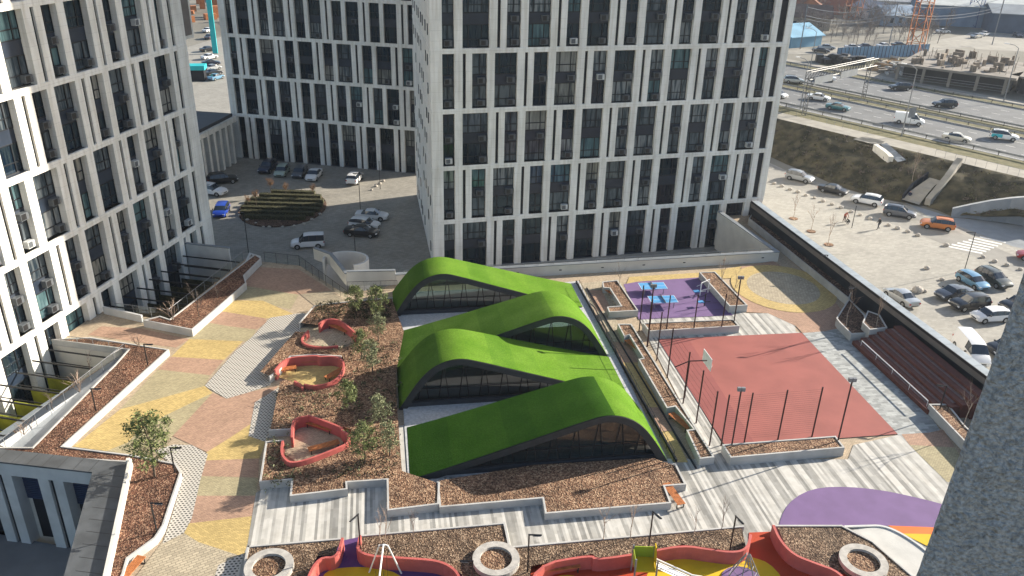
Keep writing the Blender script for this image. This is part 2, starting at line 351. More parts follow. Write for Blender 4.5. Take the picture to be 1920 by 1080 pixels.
# embankment: crest to toe, rough
crest = [HW(-200, 135), HW(-110, 135), HW(-92, 135)]+[HW(a, 135) for a in (-80, -72, -64, -58, -52, -46, -40, -34, -28, -20)]+[HW(0, 135), HW(40, 135)]
toe = [Vector((-20, 215, -4)), Vector((22, 178, -4)), Vector((40, 152, -4))]+GL([(1436, 290), (1475, 308), (1520, 326), (1560, 345), (1610, 361), (1650, 372), (1690, 379), (1725, 384), (1760, 395), (1783, 405)], -4)+[Vector((84, 102, -4)), Vector((120, 70, -4))]
toe[-2] = Vector((82, 119, -4)); toe[-1] = Vector((126, 78, -4)); crest = crest[:15]
n = len(crest)
mb = MB(); rows = 14; sub = 6; pts = []
for i in range((n-1)*sub+1):
    k = min(i//sub, n-2); t = i/sub-k
    c = crest[k].lerp(crest[k+1], t); d = toe[k].lerp(toe[k+1], t)
    for j in range(rows+1):
        p = c.lerp(d, j/rows)
        if 0 < j < rows: p = p+Vector((0, 0, noise.noise(p*.35)*.7+noise.noise(p*1.3)*.25+.35*math.sin(j/rows*math.pi)))
        pts.append(p)
R_ = rows+1
mb.add(pts, [(i*R_+j, i*R_+j+1, (i+1)*R_+j+1, (i+1)*R_+j) for i in range((n-1)*sub) for j in range(rows)])
single('embankment', mb, M['slope'], G(1560, 340, -4), None, None, kind='structure', smooth=True)
# pieces lying on the slope: found where the sight line meets it
from mathutils.bvhtree import BVHTree
BV = BVHTree.FromPolygons([tuple(p) for p in mb.v], mb.f)
def SL(px, py, up=.0):
    d = (CX*(px-960)-CU*(py-540)+_f*FPX).normalized(); h = BV.ray_cast(Vector((0, 0, CAMH)), d)
    return (h[0] if h[0] is not None else G(px, py, 1 if py < 335 else -4))+Vector((0, 0, up))
def drape(name, A, B, m, up, n=14):
    mb = MB(); q = []
    for i in range(n+1):
        t = i/n*(len(A)-1); k = min(int(t), len(A)-2); t -= k
        a = Vector(A[k]).lerp(Vector(A[k+1]), t); b = Vector(B[k]).lerp(Vector(B[k+1]), t)
        for j in range(5): c = a.lerp(b, j/4); q.append(SL(c.x, c.y, up))
    mb.add(q, [(i*5+j, i*5+j+1, i*5+j+6, i*5+j+5) for i in range(n) for j in range(4)])
    return mb, q
mb, q = drape('ramp_path', [(1722, 389), (1738, 368), (1752, 352), (1766, 345)], [(1690, 379), (1702, 366), (1724, 350), (1742, 338)], M['pave_side'], .45)
single('ramp_path', mb, M['pave_side'], q[0], None, None, kind='structure')
def slope_wall(pts, t, h, m, label):
    P = []
    for (a, b), (c, d) in zip(pts, pts[1:]):
        for k in range(8): P.append(SL(a+(c-a)*k/8, b+(d-b)*k/8))
    P.append(SL(*pts[-1])); zs = [p.z for p in P]; n = len(P); zs = [zs[0]+(zs[-1]-zs[0])*i/(n-1) if len(pts) == 2 else z for i, z in enumerate(zs)]
    mb = MB()
    for i in range(n-1):
        a, b = P[i], P[i+1]; d = (b-a); nn = Vector((-d.y, d.x, 0)).normalized()*t/2
        mb.add([Vector((a.x, a.y, zs[i]-1.5))-nn, Vector((b.x, b.y, zs[i+1]-1.5))-nn, Vector((b.x, b.y, zs[i+1]-1.5))+nn, Vector((a.x, a.y, zs[i]-1.5))+nn, Vector((a.x, a.y, zs[i]+h))-nn, Vector((b.x, b.y, zs[i+1]+h))-nn, Vector((b.x, b.y, zs[i+1]+h))+nn, Vector((a.x, a.y, zs[i]+h))+nn], [(4, 5, 6, 7), (0, 1, 5, 4), (2, 3, 7, 6), (3, 0, 4, 7), (1, 2, 6, 5)])
    return single('stair_wall', mb, m, P[0], label, 'wall')
slope_wall([(1738, 384), (1797, 308)], .9, 1.0, M['pave_side'], 'pale concrete strip wall climbing the dark embankment beside the ramp')
slope_wall([(1640, 280), (1669, 304)], .8, .9, M['concrete'], 'short light wall of the steps going down from the sidewalk')
slope_wall([(1691, 377), (1708, 356), (1738, 334)], .3, 1.0, M['core'], 'dark low wall along the left edge of the ramp path')
mb, q = drape('steps', [(1650, 274), (1682, 308)], [(1662, 272), (1698, 304)], M['pave_side'], .35); single('slope_steps', mb, M['cap'], q[0], 'grey flight of steps descending the embankment from the sidewalk', 'steps')
mb, q = drape('landing', [(1598, 266), (1645, 278)], [(1622, 261), (1658, 271)], M['pave_side'], .5, 8); single('landing', mb, M['pave_side'], q[0], None, None, kind='structure')
# curved retaining wall at far right and the shaded pavement in front of it
top = [(1784, 398, -2.6), (1808, 386, -1.6), (1836, 377, -.6), (1870, 370, .2), (1920, 362, 1.2), (1990, 352, 2)]
base = [(1783, 407), (1815, 409), (1850, 414), (1885, 418), (1920, 424), (1990, 434)]
mb = MB(); vb = GL(base, -4); vt = []
for b_, (x, y, z) in zip(vb, top): vt.append(Vector((b_.x+.25, b_.y+.6, {0: -2.9, 1: -2.1, 2: -1.1, 3: -.4, 4: .3, 5: .9}[len(vt)])))
for i in range(5):
    mb.add([vb[i], vb[i+1], vt[i+1], vt[i]], [(0, 1, 2, 3)]); k = Vector((.3, .6, 0))
    mb.add([vt[i], vt[i+1], vt[i+1]+k, vt[i]+k, vb[i+1]+k, vb[i]+k], [(0, 1, 2, 3), (3, 2, 4, 5)], 1)
single('retaining_wall', mb, [M['cap'], M['white']], vb[0], 'curved grey retaining wall with pale top at the foot of the embankment, far right', 'wall')
mb = MB(); mb.sheet(GL([(1693, 378), (1783, 407), (1850, 414), (1990, 434), (1990, 480), (1900, 462), (1800, 425), (1740, 405)], -4), -4.008)
single('pavement', mb, M['cap'], G(1840, 430, -4), None, None, kind='structure')
# crossing
mb = MB()
for i in range(7):
    a = Vector((1774+i*10.5, 461-i*2.9)); b = Vector((1842+i*7.3, 475-i*3.4))
    A, B = G(a.x, a.y, -4), G(b.x, b.y, -4); nn = (B-A).normalized(); nn = Vector((-nn.y, nn.x, 0))*.28
    mb.sheet([A-nn, B-nn, B+nn, A+nn], -4.002)
single('crossing_markings', mb, M['marking'], G(1815, 465, -4), None, None, kind='structure')

# ================= BUILDINGS =================
WH = 6.02
WT = {'N': 1.55, 'M': 1.75, 'W': 2.75}
def window_meshes(k, w):
    f = MB(); p1 = MB(); p2 = MB()
    xs = {'N': (0, .5, 1), 'M': (0, .55, 1), 'W': (0, .24, .74, 1)}[k]
    f.box(0, w, -.02, .06, 2.45, 3.62, 1)                       # spandrel
    for z0, z1 in ((0, 2.45), (3.62, WH)):
        for x in xs: f.box(max(0, x*w-.05), min(w, x*w+.05), 0, .09, z0, z1)
        for z in (z0+.04, z0+.88, z1-.04): f.box(0, w, .002, .086, z-.045, z+.045)
    f.box(0, w, .0, .5, -.05, .0, 1)
    for p, z0, z1 in ((p1, 0, 2.45), (p2, 3.62, WH)): p.add([(0, 0.02, z0), (w, 0.02, z0), (w, 0.02, z1), (0, 0.02, z1)], [(0, 1, 2, 3)])
    for mbx in (f, p1, p2): mbx.v = [Vector((v.x, -v.y, v.z)) for v in mbx.v]; mbx.f = [fc[::-1] for fc in mbx.f] if mbx is f else mbx.f
    return f.mesh('window_frame', [M['frame'], M['spandrel']]), p1, p2
def pane_mat(i, c, c2, amt):
    """glass in front of a room: curtains hang in soft folds behind it"""
    m = mat('window_glass', c, .09, .1, 1, spec=.6); N, L, b = nodes(m)
    g = N.new('ShaderNodeNewGeometry'); mp = N.new('ShaderNodeMapping'); mp.inputs['Scale'].default_value = (1, 1, .12); L.new(g.outputs['Position'], mp.inputs[0])
    n = N.new('ShaderNodeTexNoise'); n.inputs['Scale'].default_value = 3.2; n.inputs['Detail'].default_value = 3; L.new(mp.outputs[0], n.inputs['Vector'])
    r = N.new('ShaderNodeValToRGB'); r.color_ramp.elements[0].position = .5-amt; r.color_ramp.elements[0].color = (*c2, 1)
    r.color_ramp.elements[1].position = .62; r.color_ramp.elements[1].color = (*c, 1); L.new(n.outputs['Fac'], r.inputs['Fac'])
    L.new(r.outputs['Color'], b.inputs['Base Color']); b.inputs['IOR'].default_value = 1.5; b.inputs['Specular Tint'].default_value = (.55, .78, 1, 1); return m
DARK = (.004, .010, .020)
PM = [pane_mat(0, DARK, (.02, .03, .035), .1), pane_mat(1, (.02, .03, .04), (.10, .115, .125), .08), pane_mat(2, (.04, .055, .065), (.24, .25, .25), .1),
      pane_mat(3, (.07, .075, .07), (.27, .26, .23), .15), pane_mat(4, (.03, .06, .07), (.10, .17, .18), .12), pane_mat(5, DARK, (.05, .04, .045), .1), pane_mat(6, (.17, .165, .15), (.33, .32, .29), .2)]
WM = {k: window_meshes(k, w) for k, w in WT.items()}
PMESH = {}
for k in WM:
    for i, pm in enumerate(PM):
        PMESH[k, 0, i] = WM[k][1].mesh('pane', pm); PMESH[k, 1, i] = WM[k][2].mesh('pane', pm)
a = MB(); a.box(0, .9, -.5, 0, 0, .62); a.box(.07, .6, -.515, -.5, .06, .56, 1)
AC = [a.mesh('air_conditioner', [M['ac'], M['black']]), a.mesh('air_conditioner', [M['ac_white'], M['ac']])]
AC += [AC[0], AC[0]]*3

def facade(root, O, az, total, rows, depth=.55, windows=True, rng=None, ac=.6, maxwin=100, curt=(3, 3, 3, 2, 1, 1, 1), band=.28, mb=None, acmax=98, count=None):
    """pillars and bands in a building's own face; windows, panes and air conditioners as its parts"""
    O = Vector((O[0], O[1], 0)); D = ax(az); Nn = ax(az-90); rng = rng or random.Random(3)
    T = Matrix.Translation(O) @ Matrix.Rotation(rad(az), 4, 'Z')
    off = Vector(ROOT[root.name]); count = count if count is not None else {'w': 0, 'a': 0}
    for z0, z1, segs, kind in rows:
        sc = total/sum(w_ for _, w_ in segs); s = 0; top = (z1 < 900)
        mb.box(0, total, 0, depth, z1-band, z1+band, 0, T)
        mb.box(-.03, total+.03, -.04, .1, z1-band+.03, z1+band-.03, 0, T)
        for k, w_ in segs:
            w_ *= sc
            if k in 'pc': mb.box(s, s+w_, 0.003, depth, z0+(band if kind != 'g' else 0), z1-band, 0, T)
            elif k == 'x': mb.box(s, s+w_, .22, .4, z0+(band if kind != 'g' else 0), z1-band, 1, T)
            else:
                zz = z0+band if kind != 'g' else z0+.05
                if count['w'] < maxwin and windows and kind != 'n':
                    count['w'] += 1; p = O+D*s-Nn*(depth-.03)
                    zs = (z1-band-zz)/WH
                    o = link('window', WM[k][0], root, (p.x-off.x, p.y-off.y, zz-off.z), rad(az), (w_/WT[k], 1, zs))
                    for lv in (0, 1):
                        ci = rng.choices(range(7), curt)[0]
                        if kind == 'g' and lv == 0: ci = 0
                        link('pane', PMESH[k, lv, ci], o)
                    for zc in ((zz+2.75*zs), zz+.25):
                        if kind == 'g' and zc < z0+1: continue
                        if rng.random() < ac and count['a'] < acmax:
                            count['a'] += 1; q = O+D*(s+w_-1.0-rng.random()*.15)-Nn*(depth-.1)
                            link('air_conditioner', AC[rng.choice((0, 1, 2, 3, 4, 5, 6))], root, (q.x-off.x, q.y-off.y, zc-off.z), rad(az), (rng.uniform(.85, 1), 1, 1))
                else: mb.box(s, s+w_, depth-.05, depth, zz, z1-band, 2, T)
            s += w_
    return count
def seg(s):
    o = []
    for t in s.split():
        if '*' in t: continue
        o.append((t[0], float(t[1:])))
    return o
modA = ' x.36 p.7 N1.6 p.85 W2.6 p.8'; modB = ' x.36 p.7 M1.7 p.87 W2.6 p.85'
rowA = seg('c1.2 N1.35 p.9 W3.0 p.87'+modA*5+' x1.0 c.8')
rowB = seg('c1.2 N1.35 p.93'+modB*5+' x.36 p.7 N1.3 p.8 x.8 c.85')
FM = [M['facade'], M['core'], M['carglass']]
def block(mb, O, az, w_, d, z0, z1, inset=.55, az2=None, m=1):
    O = Vector((O[0], O[1], 0)); D = ax(az); B = ax(az2 if az2 is not None else az+90)
    a = O+B*inset+D*.05; b = O+D*(w_-.05)+B*inset; mb.prism([a, b, O+D*(w_-.05)+B*d, O+D*.05+B*d], z0, z1, m, bottom=True)
# --- main building ---
MO = Vector((-9.42, 90.75, -4)); MAZ, MW = 16.0, 43.7; ZB = [-4, 2.2, 8.77, 15.34, 21.91, 28.48, 35.05, 41.62, 48.2, 54.8, 61.4, 68]
main = place('apartment_building', 'tall pale gridded apartment block straight behind the green roofs, narrow side wall at its left', 'building', MO)
mb = MB(); rg = random.Random(11)
rows = [(ZB[i], ZB[i+1], rowA if i % 2 == 0 else rowB, 'g' if i == 0 else ('w' if i < 6 else 'n')) for i in range(11)]
cnt = facade(main, MO, MAZ, MW, rows, mb=mb, rng=rg, ac=.68, curt=(4, 5, 4, 1, 2, .7, .6), acmax=100)
block(mb, MO, MAZ, MW, 28, -4, 68, .56, az2=100.8)
# left side wall: pale panels with joints and small dark windows
SD = ax(100.8); SDn = Vector((-SD.y, SD.x, 0))
T = Matrix.Translation(Vector((MO.x, MO.y, 0))) @ Matrix.Rotation(rad(100.8), 4, 'Z')
mb.box(.02, 28, -.04, .12, -4, 68, 0, T)
for z in ZB[1:]: mb.box(0, 28, .12, .17, z-.2, z+.2, 0, T)
# right side wall and back
e = MO+ax(MAZ)*MW; T2 = Matrix.Translation(Vector((e.x, e.y, 0))) @ Matrix.Rotation(rad(100.8), 4, 'Z')
mb.box(.02, 28, -.1, .06, 2.5, 68, 0, T2)
mb.build('wall', FM, main)
wb = MB(); k = 0
small = random.Random(5)
for i in range(0, 8):
    for s_ in (2.2, 5.4, 8.6, 11.8, 15, 18.2, 21.4, 24.6):
        for dz in (1.4, 4.6):
            if small.random() < .75:
                x = s_+small.choice((0, .7)); wb.box(x, x+.55, .13, .2, ZB[i]+dz, ZB[i]+dz+1.2, 0, T)
o = wb.build('side_windows', M['carglass'], main); o['kind'] = 'stuff'
# --- middle building ---
QO = Vector((-47.3, 134.8, -4)); QAZ, QW = -11.2, 33.5; QZ = [-4, 3.33, 9.68, 16.08, 22.4, 28.8, 35.2, 41.6, 48, 54]
mid = place('apartment_building', 'shaded apartment block at the back of the inner car park, between the two nearer blocks', 'building', QO)
mb = MB(); rg = random.Random(4)
qa = seg('c1.1 N1.2 p.7'+' x.36 p.7 N1.6 p.7 W2.4 p.7'*4+' x.4 p.7 M1.7 p.8 c1'); qb = seg('c1.1 N1.1 p.8 W2.3 p.7 x.36 p.7'+' N1.7 p.7 W2.2 p.8 x.36 p.7'*4+' M1.6 c1')
rows = [(QZ[i], QZ[i+1], qa if i % 2 == 0 else qb, 'g' if i == 0 else ('w' if i < 6 else 'n')) for i in range(9)]
facade(mid, QO, QAZ, QW, rows, mb=mb, rng=rg, ac=.28, curt=(8, 4, 1.5, 1, 1, 0, .5))
block(mb, QO, QAZ, QW, 18, -4, 54, .56)
T = Matrix.Translation(QO) @ Matrix.Rotation(rad(QAZ+90), 4, 'Z'); mb.box(.02, 18, -.1, .08, 0, 58, 0, T)
e = QO+ax(QAZ)*QW; T = Matrix.Translation(e) @ Matrix.Rotation(rad(QAZ+90), 4, 'Z'); mb.box(.02, 18, -.08, .1, 0, 58, 0, T)
mb.build('wall', FM, mid)
# --- left building ---
LAZ = 79.2; LE = Vector((-35.68, 90.5, -4)); LW = 46.0; LO = LE-ax(LAZ)*LW
left = place('apartment_building', 'apartment block filling the left edge, its cream grid sunlit low down and shaded above', 'building', LO)
mb = MB(); rg = random.Random(9)
la = ' x.36 p.75 N1.6 p.85 W2.6 p.8'; lb = ' x.4 p.75 M1.7 p.85 W2.6 p.8'
ra = seg('c1'+la*5+' x.36 p.75 N1.2 p.75 x.5 c1.7'); rb = seg('c1 N1.5 p.8 W2.5 p.8'+lb*5+' x.6 c1.8')
rows = [(ZB[i], ZB[i+1], ra if i % 2 == 0 else rb, 'g' if i == 0 else ('w' if i < 5 else 'n')) for i in range(11)]
rows = [(r0, r1, sg, kd) for r0, r1, sg, kd in rows]
# the part nearer the camera's left is out of the picture: plain
cnt = {'w': 0, 'a': 0}
HID = 21.0
def split(segs, total):
    sc = total/sum(w for _, w in segs); o = []; s = 0
    for k, w in segs: o.append((k, w, s >= HID/1.0)); s += w*sc
    return o
facade(left, LO, LAZ, LW, rows, depth=.75, mb=mb, rng=rg, ac=.6, curt=(6, 4, 1.5, 1.5, 2.5, 0, .4), count=cnt, acmax=99, maxwin=100)
block(mb, LO, LAZ, LW, 18, -4, 68, .76)
T = Matrix.Translation(LE) @ Matrix.Rotation(rad(LAZ+90), 4, 'Z'); mb.box(.02, 18, -.1, .08, 0, 72, 0, T)
mb.build('wall', FM, left)
# panel wing at its far corner
e = LE+ax(LAZ)*.1; mb = MB(); T = Matrix.Translation(Vector((e.x, e.y, 0))) @ Matrix.Rotation(rad(LAZ), 4, 'Z')
mb.box(.1, 3.2, 1.0, 3, 22.2, 45, 0, T); mb.box(.3, 2.75, .9, .998, 22.6, 45, 1, T); mb.box(.1, 1.6, 1.3, 3, -4, 22.2, 1, T)
mb.build('end_panel', [M['facade'], mat('grey_brown_panel', (.17, .15, .14), .6, .1, 1)], left)

# --- low link pavilion between left and middle blocks ---
PA = G(452, 300, -4); PB = G(388, 340, -4); dd = (PA-PB).normalized(); paz = math.degrees(math.atan2(dd.y, dd.x)); PBo = PB-dd*4
pav = place('colonnade_pavilion', 'low flat dark roofed link with tall pale columns between the left and middle blocks', 'building', PBo)
mb = MB(); T = Matrix.Translation(PBo) @ Matrix.Rotation(rad(paz), 4, 'Z'); Lp = (PA-PBo).length
mb.box(0, Lp, 0, .7, 6.6, 7.4, 0, T)
x = .2
while x < Lp-.6:
    mb.box(x, x+.65, .003, .68, 0, 6.6, 0, T); x += 1.9
mb.build('colonnade', M['facade'], pav)
mb = MB(); mb.box(0, Lp, .75, 14, 0, 6.5, 0, T); mb.build('wall', M['core'], pav)
mb = MB(); mb.box(-.5, Lp-.2, .5, 14, 7.41, 7.9, 0, T); mb.build('roof', mat('dark_roof', (.05, .05, .055), .6, .1, 1), pav)
mb = MB(); mb.box(0, Lp, 14.3, 22, 5, 8.6, 0, T); mb.box(0, Lp, 14.25, 14.3, 8.6, 9.6, 1, T)
single('terrace_block', mb, [mat('dark_red', (.16, .02, .025), .7, .1, 1), M['black']], T @ Vector((0, 14, 0)), 'dark red terrace deck with a black railing beyond the flat roof', 'terrace')
# ================= PODIUM DECK =================
LD = ax(LAZ); LN = ax(LAZ-90)
def FL(s, out, z=0.0): p = LE+LD*s+LN*out; return Vector((p.x, p.y, z))
pw = 7.0
sA0, sA1 = -5.6, -20.5
sB0, sB1 = -27.2, -43.0
q1 = G(242, 870, 0); q2 = G(196, 1085, 0); q3 = q2+(q2-q1)*1.2
wr0 = G(1408, 384, 0); wr1 = G(1868, 722, 0); wdir = (wr1-wr0).normalized(); wr2 = wr1+wdir*38
deck_poly = [G(562, 498), G(488, 490), G(470, 484), FL(sA0, pw), FL(sA1, pw), FL(sA1, -.3), FL(sB0, -.3), FL(sB0, pw), FL(sB1, pw), q1, q2, q3, Vector((q3.x+10, 14, 0)), Vector((wr2.x, 14, 0)), wr2, wr0, G(1347, 412), G(1453, 488), G(742, 533), G(648, 552)]
mb = MB(); mb.prism([V2(p) for p in deck_poly], -7.5, 0, 0, ms=1)
single('plaza_deck', mb, [M['paver_beige'], M['concrete']], G(700, 800), None, None, kind='structure')
# coloured paving, each field a sheet a few mm higher
ZL = [0]
def patch(m, pts, lay=None, name='paving', smooth=0):
    ZL[0] += 1; z = .004+.0015*ZL[0] if lay is None else lay
    P = [V2(G(a, b)) for a, b in pts]
    if smooth: P = chaikin(P, smooth)
    mb = MB(); mb.sheet(P, z)
    return single(name, mb, M[m], G(*pts[0], z), None, None, kind='structure')
def chaikin(P, n, closed=True):
    for _ in range(n):
        Q = []
        k = len(P)
        rng_ = range(k if closed else k-1)
        if not closed: Q.append(P[0])
        for i in rng_:
            a, b = Vector(P[i][:2]), Vector(P[(i+1) % k][:2]); Q += [a*.75+b*.25, a*.25+b*.75]
        if not closed: Q.append(P[-1])
        P = Q
    return [Vector((p[0], p[1], 0)) for p in P]
for m, pts in [
    ('paver_salmon', [(470, 500), (560, 505), (622, 545), (560, 552), (450, 540)]),
    ('paver_olive', [(455, 535), (560, 553), (545, 580), (470, 563), (440, 560)]),
    ('paver_yellow', [(404, 582), (440, 563), (493, 564), (551, 589), (520, 596), (498, 597)]),
    ('paver_salmon', [(404, 582), (498, 597), (500, 606), (480, 618), (430, 612), (385, 604)]),
    ('paver_olive', [(385, 604), (430, 612), (480, 618), (470, 640), (456, 640), (355, 636), (366, 622)]),
    ('paver_salmon', [(190, 612), (265, 616), (355, 636), (330, 652), (300, 648), (165, 628)]),
    ('paver_yellow', [(355, 636), (456, 640), (420, 675), (321, 669)]),
    ('paver_salmon', [(321, 669), (420, 675), (394, 704), (296, 693)]),
    ('paver_olive', [(296, 693), (394, 704), (384, 724), (280, 753), (225, 768)]),
    ('paver_yellow', [(384, 724), (399, 737), (358, 756), (311, 779), (262, 805), (240, 830), (200, 846), (138, 838), (225, 768), (280, 753)]),
    ('paver_olive', [(399, 737), (324, 818), (270, 858), (200, 846), (240, 830), (262, 805), (311, 779), (358, 756)]),
    ('paver_salmon', [(399, 737), (425, 748), (470, 735), (520, 724), (512, 760), (478, 790), (430, 822), (388, 848), (324, 818)]),
    ('paver_yellow', [(388, 848), (430, 822), (478, 790), (512, 762), (497, 830), (486, 862), (376, 866)]),
    ('paver_salmon', [(377, 864), (486, 860), (484, 898), (371, 895)]),
    ('paver_olive', [(372, 893), (484, 896), (480, 930), (364, 930)]),
    ('paver_salmon', [(364, 930), (480, 930), (476, 968), (355, 982)]),
    ('paver_yellow', [(355, 982), (476, 968), (464, 1022), (457, 1045), (372, 1017), (345, 1000)]),
    ('paver_sand', [(310, 1010), (345, 1000), (372, 1017), (457, 1045), (450, 1120), (330, 1130), (240, 1100)]),
    ('grid', [(575, 588), (560, 588), (507, 596), (475, 630), (440, 660), (384, 724), (425, 748), (470, 735), (508, 722), (500, 690), (570, 620)]),
    ('grid', [(524, 726), (478, 755), (466, 818), (500, 830), (512, 806)]),
    ('grid', [(292, 846), (325, 834), (360, 835), (390, 852), (376, 900), (360, 972), (345, 1000), (305, 1020), (325, 960), (344, 890)]),
    ('grid', [(410, 1060), (457, 1038), (452, 1120), (390, 1120)]),
    ('strips', [(480, 925), (560, 880), (740, 880), (740, 800), (1060, 760), (1200, 860), (1360, 862), (1590, 862), (1600, 835), (1684, 816), (1742, 812), (1798, 925), (1850, 1050), (1860, 1200), (400, 1200), (458, 1040), (464, 1022)]),
    ('strips', [(1195, 590), (1370, 583), (1400, 588), (1440, 588), (1490, 605), (1492, 622), (1506, 627), (1218, 640), (1200, 600)]),
    ('strips', [(1218, 640), (1240, 640), (1375, 870), (1340, 880), (1330, 860)]),
    ('paver_grey', [(1504, 625), (1545, 622), (1570, 612), (1600, 640), (1650, 690), (1745, 780), (1765, 812), (1742, 814), (1684, 817)]),
    ('paver_salmon', [(1690, 815), (1742, 812), (1768, 806), (1790, 840), (1705, 835)]),
    ('paver_olive', [(1705, 835), (1790, 840), (1830, 900), (1776, 905), (1740, 870)]),
    ('paver_salmon', [(1390, 500), (1450, 490), (1560, 560), (1600, 610), (1545, 622), (1504, 625), (1492, 612), (1440, 588), (1400, 586), (1380, 560)]),
    ('paver_yellow', [(1180, 520), (1310, 512), (1390, 500), (1380, 522), (1310, 524), (1196, 530), (1172, 538)]),
    ('paver_sand', [(1085, 532), (1160, 524), (1172, 540), (1200, 590), (1140, 600), (1098, 560)]),
]: patch(m, pts)
# two-tone walk beside the green roofs
for k, (m, t0, t1) in enumerate((('paver_salmon', 0, .12), ('paver_sand', .12, .3), ('paver_salmon', .3, .42), ('paver_yellow', .42, .68), ('paver_salmon', .68, .82), ('paver_yellow', .82, 1))):
    A, B = Vector((1100, 545)), Vector((1262, 868)); C_, D_ = Vector((1128, 545)), Vector((1290, 868))
    patch(m, [tuple(A.lerp(B, t0)), tuple(A.lerp(B, t1)), tuple(C_.lerp(D_, t1)), tuple(C_.lerp(D_, t0))])
patch('cap', [(238, 652), (250, 660), (60, 842), (-40, 842), (-20, 826)])
# round fields right of the table-tennis corner
c = G(1468, 540)
for m, rr, z in (('paver_yellow', 6.2, .075), ('paver_sand', 4.3, .08)):
    mb = MB(); mb.sheet([(c.x+rr*.88*math.cos(i*math.pi/24), c.y+rr*.95*math.sin(i*math.pi/24)) for i in range(48)], z-.004)
    single('round_paving', mb, M[m], (c.x, c.y, z), None, None, kind='structure')
patch('purple', [(1169, 534), (1196, 529), (1311, 521), (1374, 592), (1198, 600)], .068)
patch('court', [(1233, 637), (1503, 625), (1683, 815), (1360, 838)], .068)
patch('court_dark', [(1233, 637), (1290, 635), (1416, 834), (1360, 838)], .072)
patch('purple', [(1458, 1005), (1463, 972), (1478, 945), (1505, 925), (1540, 915), (1590, 914), (1650, 920), (1700, 930), (1762, 945), (1900, 985), (1880, 1010), (1745, 992), (1650, 986), (1593, 988), (1500, 1020)], .072, smooth=1)
patch('rub_orange', [(1665, 987), (1745, 990), (1890, 1004), (1880, 1025), (1740, 1003), (1690, 1002)], .076)
patch('rub_yellow', [(1692, 1002), (1740, 1003), (1880, 1020), (1840, 1060), (1735, 1024)], .078)
patch('sandg', [(1598, 996), (1650, 988), (1690, 1003), (1733, 1032), (1800, 1100), (1720, 1110), (1637, 1016)], .080)
mb = MB(); mb.wall(chaikin([G(a, b) for a, b in [(1583, 990), (1620, 989), (1655, 988), (1690, 1003), (1733, 1032), (1800, 1090)]], 2, False), .16, .07, .16); single('edging_kerb', mb, M['white'], G(1655, 988), None, None, kind='structure')
# play basins
patch('purple_deep', [(640, 1024), (646, 1014), (676, 1008), (690, 1038), (840, 1052), (880, 1075), (900, 1150), (560, 1150), (585, 1050)], .068)
patch('rub_yellow', [(600, 1084), (625, 1066), (700, 1064), (760, 1080), (790, 1150), (590, 1150)], .074, smooth=2)
patch('rub_red', [(990, 1150), (996, 1060), (1110, 1040), (1290, 1020), (1402, 1040), (1404, 1000), (1450, 998), (1475, 1040), (1600, 1075), (1640, 1150)], .068)
patch('rub_yellow', [(1195, 1150), (1215, 1062), (1262, 1040), (1330, 1037), (1400, 1042), (1455, 1062), (1500, 1150)], .074, smooth=2)
patch('rub_yellow', [(1010, 1120), (1030, 1082), (1085, 1078), (1110, 1120)], .076, smooth=2)

# ================= PLANTERS =================
def planter(pts, h, label, m='mulch', t=.13, group=None, px=True, wall_m='planter', drop=.07, z0=0, name='planter', curve=0, runs=None):
    P = [G(a, b, h) for a, b in pts] if px else [Vector((p[0], p[1], h)) for p in pts]
    if curve: P = chaikin(P, curve)
    area = sum(P[i].x*P[(i+1) % len(P)].y-P[(i+1) % len(P)].x*P[i].y for i in range(len(P)))
    if area < 0: P = P[::-1]
    c = sum(P, Vector())/len(P); r = place(name, label, 'planter', (c.x, c.y, z0), group)
    mb = MB(); L_, R_ = mb.wall(P, t, z0, h, closed=True, side=1)
    if runs:
        mb = MB(); Q0 = [G(a, b, h) for a, b in pts]; sd_ = 1 if area > 0 else -1
        for i0, i1 in runs: mb = MB(); mb.wall([Q0[k % len(Q0)] for k in range(i0, i1+1)], t, z0, h, side=sd_); mb.build('planter_wall', M[wall_m], r)
    else: mb.build('planter_wall', M[wall_m], r)
    mb = MB(); ins = [p for p in R_] if True else L_
    # mound of bark: sheet cut fine enough to be rough
    bm = bmesh.new(); vs = [bm.verts.new((p.x, p.y, h-drop)) for p in ins]
    try:
        f = bm.faces.new(vs); f.normal_update(); bmesh.ops.triangulate(bm, faces=[f])
    except Exception: pass
    bmesh.ops.subdivide_edges(bm, edges=[e for e in bm.edges if e.calc_length() > 1.2], cuts=3, use_grid_fill=False)
    bmesh.ops.triangulate(bm, faces=bm.faces[:])
    for v in bm.verts:
        if not v.is_boundary: v.co.z += noise.noise(v.co*.9)*.10
    me = bpy.data.meshes.new('mulch_bed'); bm.normal_update()
    for v in bm.verts: v.co -= Vector((c.x, c.y, z0))
    bm.to_mesh(me); bm.free(); me.materials.append(M[m]); o = bpy.data.objects.new('mulch_bed', me); COL.objects.link(o); o.parent = r
    return r
P0 = .62
planter([(490, 484), (458, 516), (462, 530), (360, 618), (268, 600), (300, 592), (318, 598), (478, 476)], .75, 'long white mulch planter beside the upper sunken garden, bare shrubs in it', 'mulch_red')
planter([(96, 636), (240, 655), (216, 682), (60, 838), (-20, 838), (-20, 850), (240, 866), (242, 880), (165, 1085), (140, 1160), (190, 1160), (232, 1075), (240, 1046), (292, 1008), (307, 985), (340, 885), (330, 868), (245, 852), (118, 836), (317, 655), (170, 632)][::-1], .6, 'L-shaped white mulch planter along the lower sunken garden and down past the tall pine', 'mulch_red')
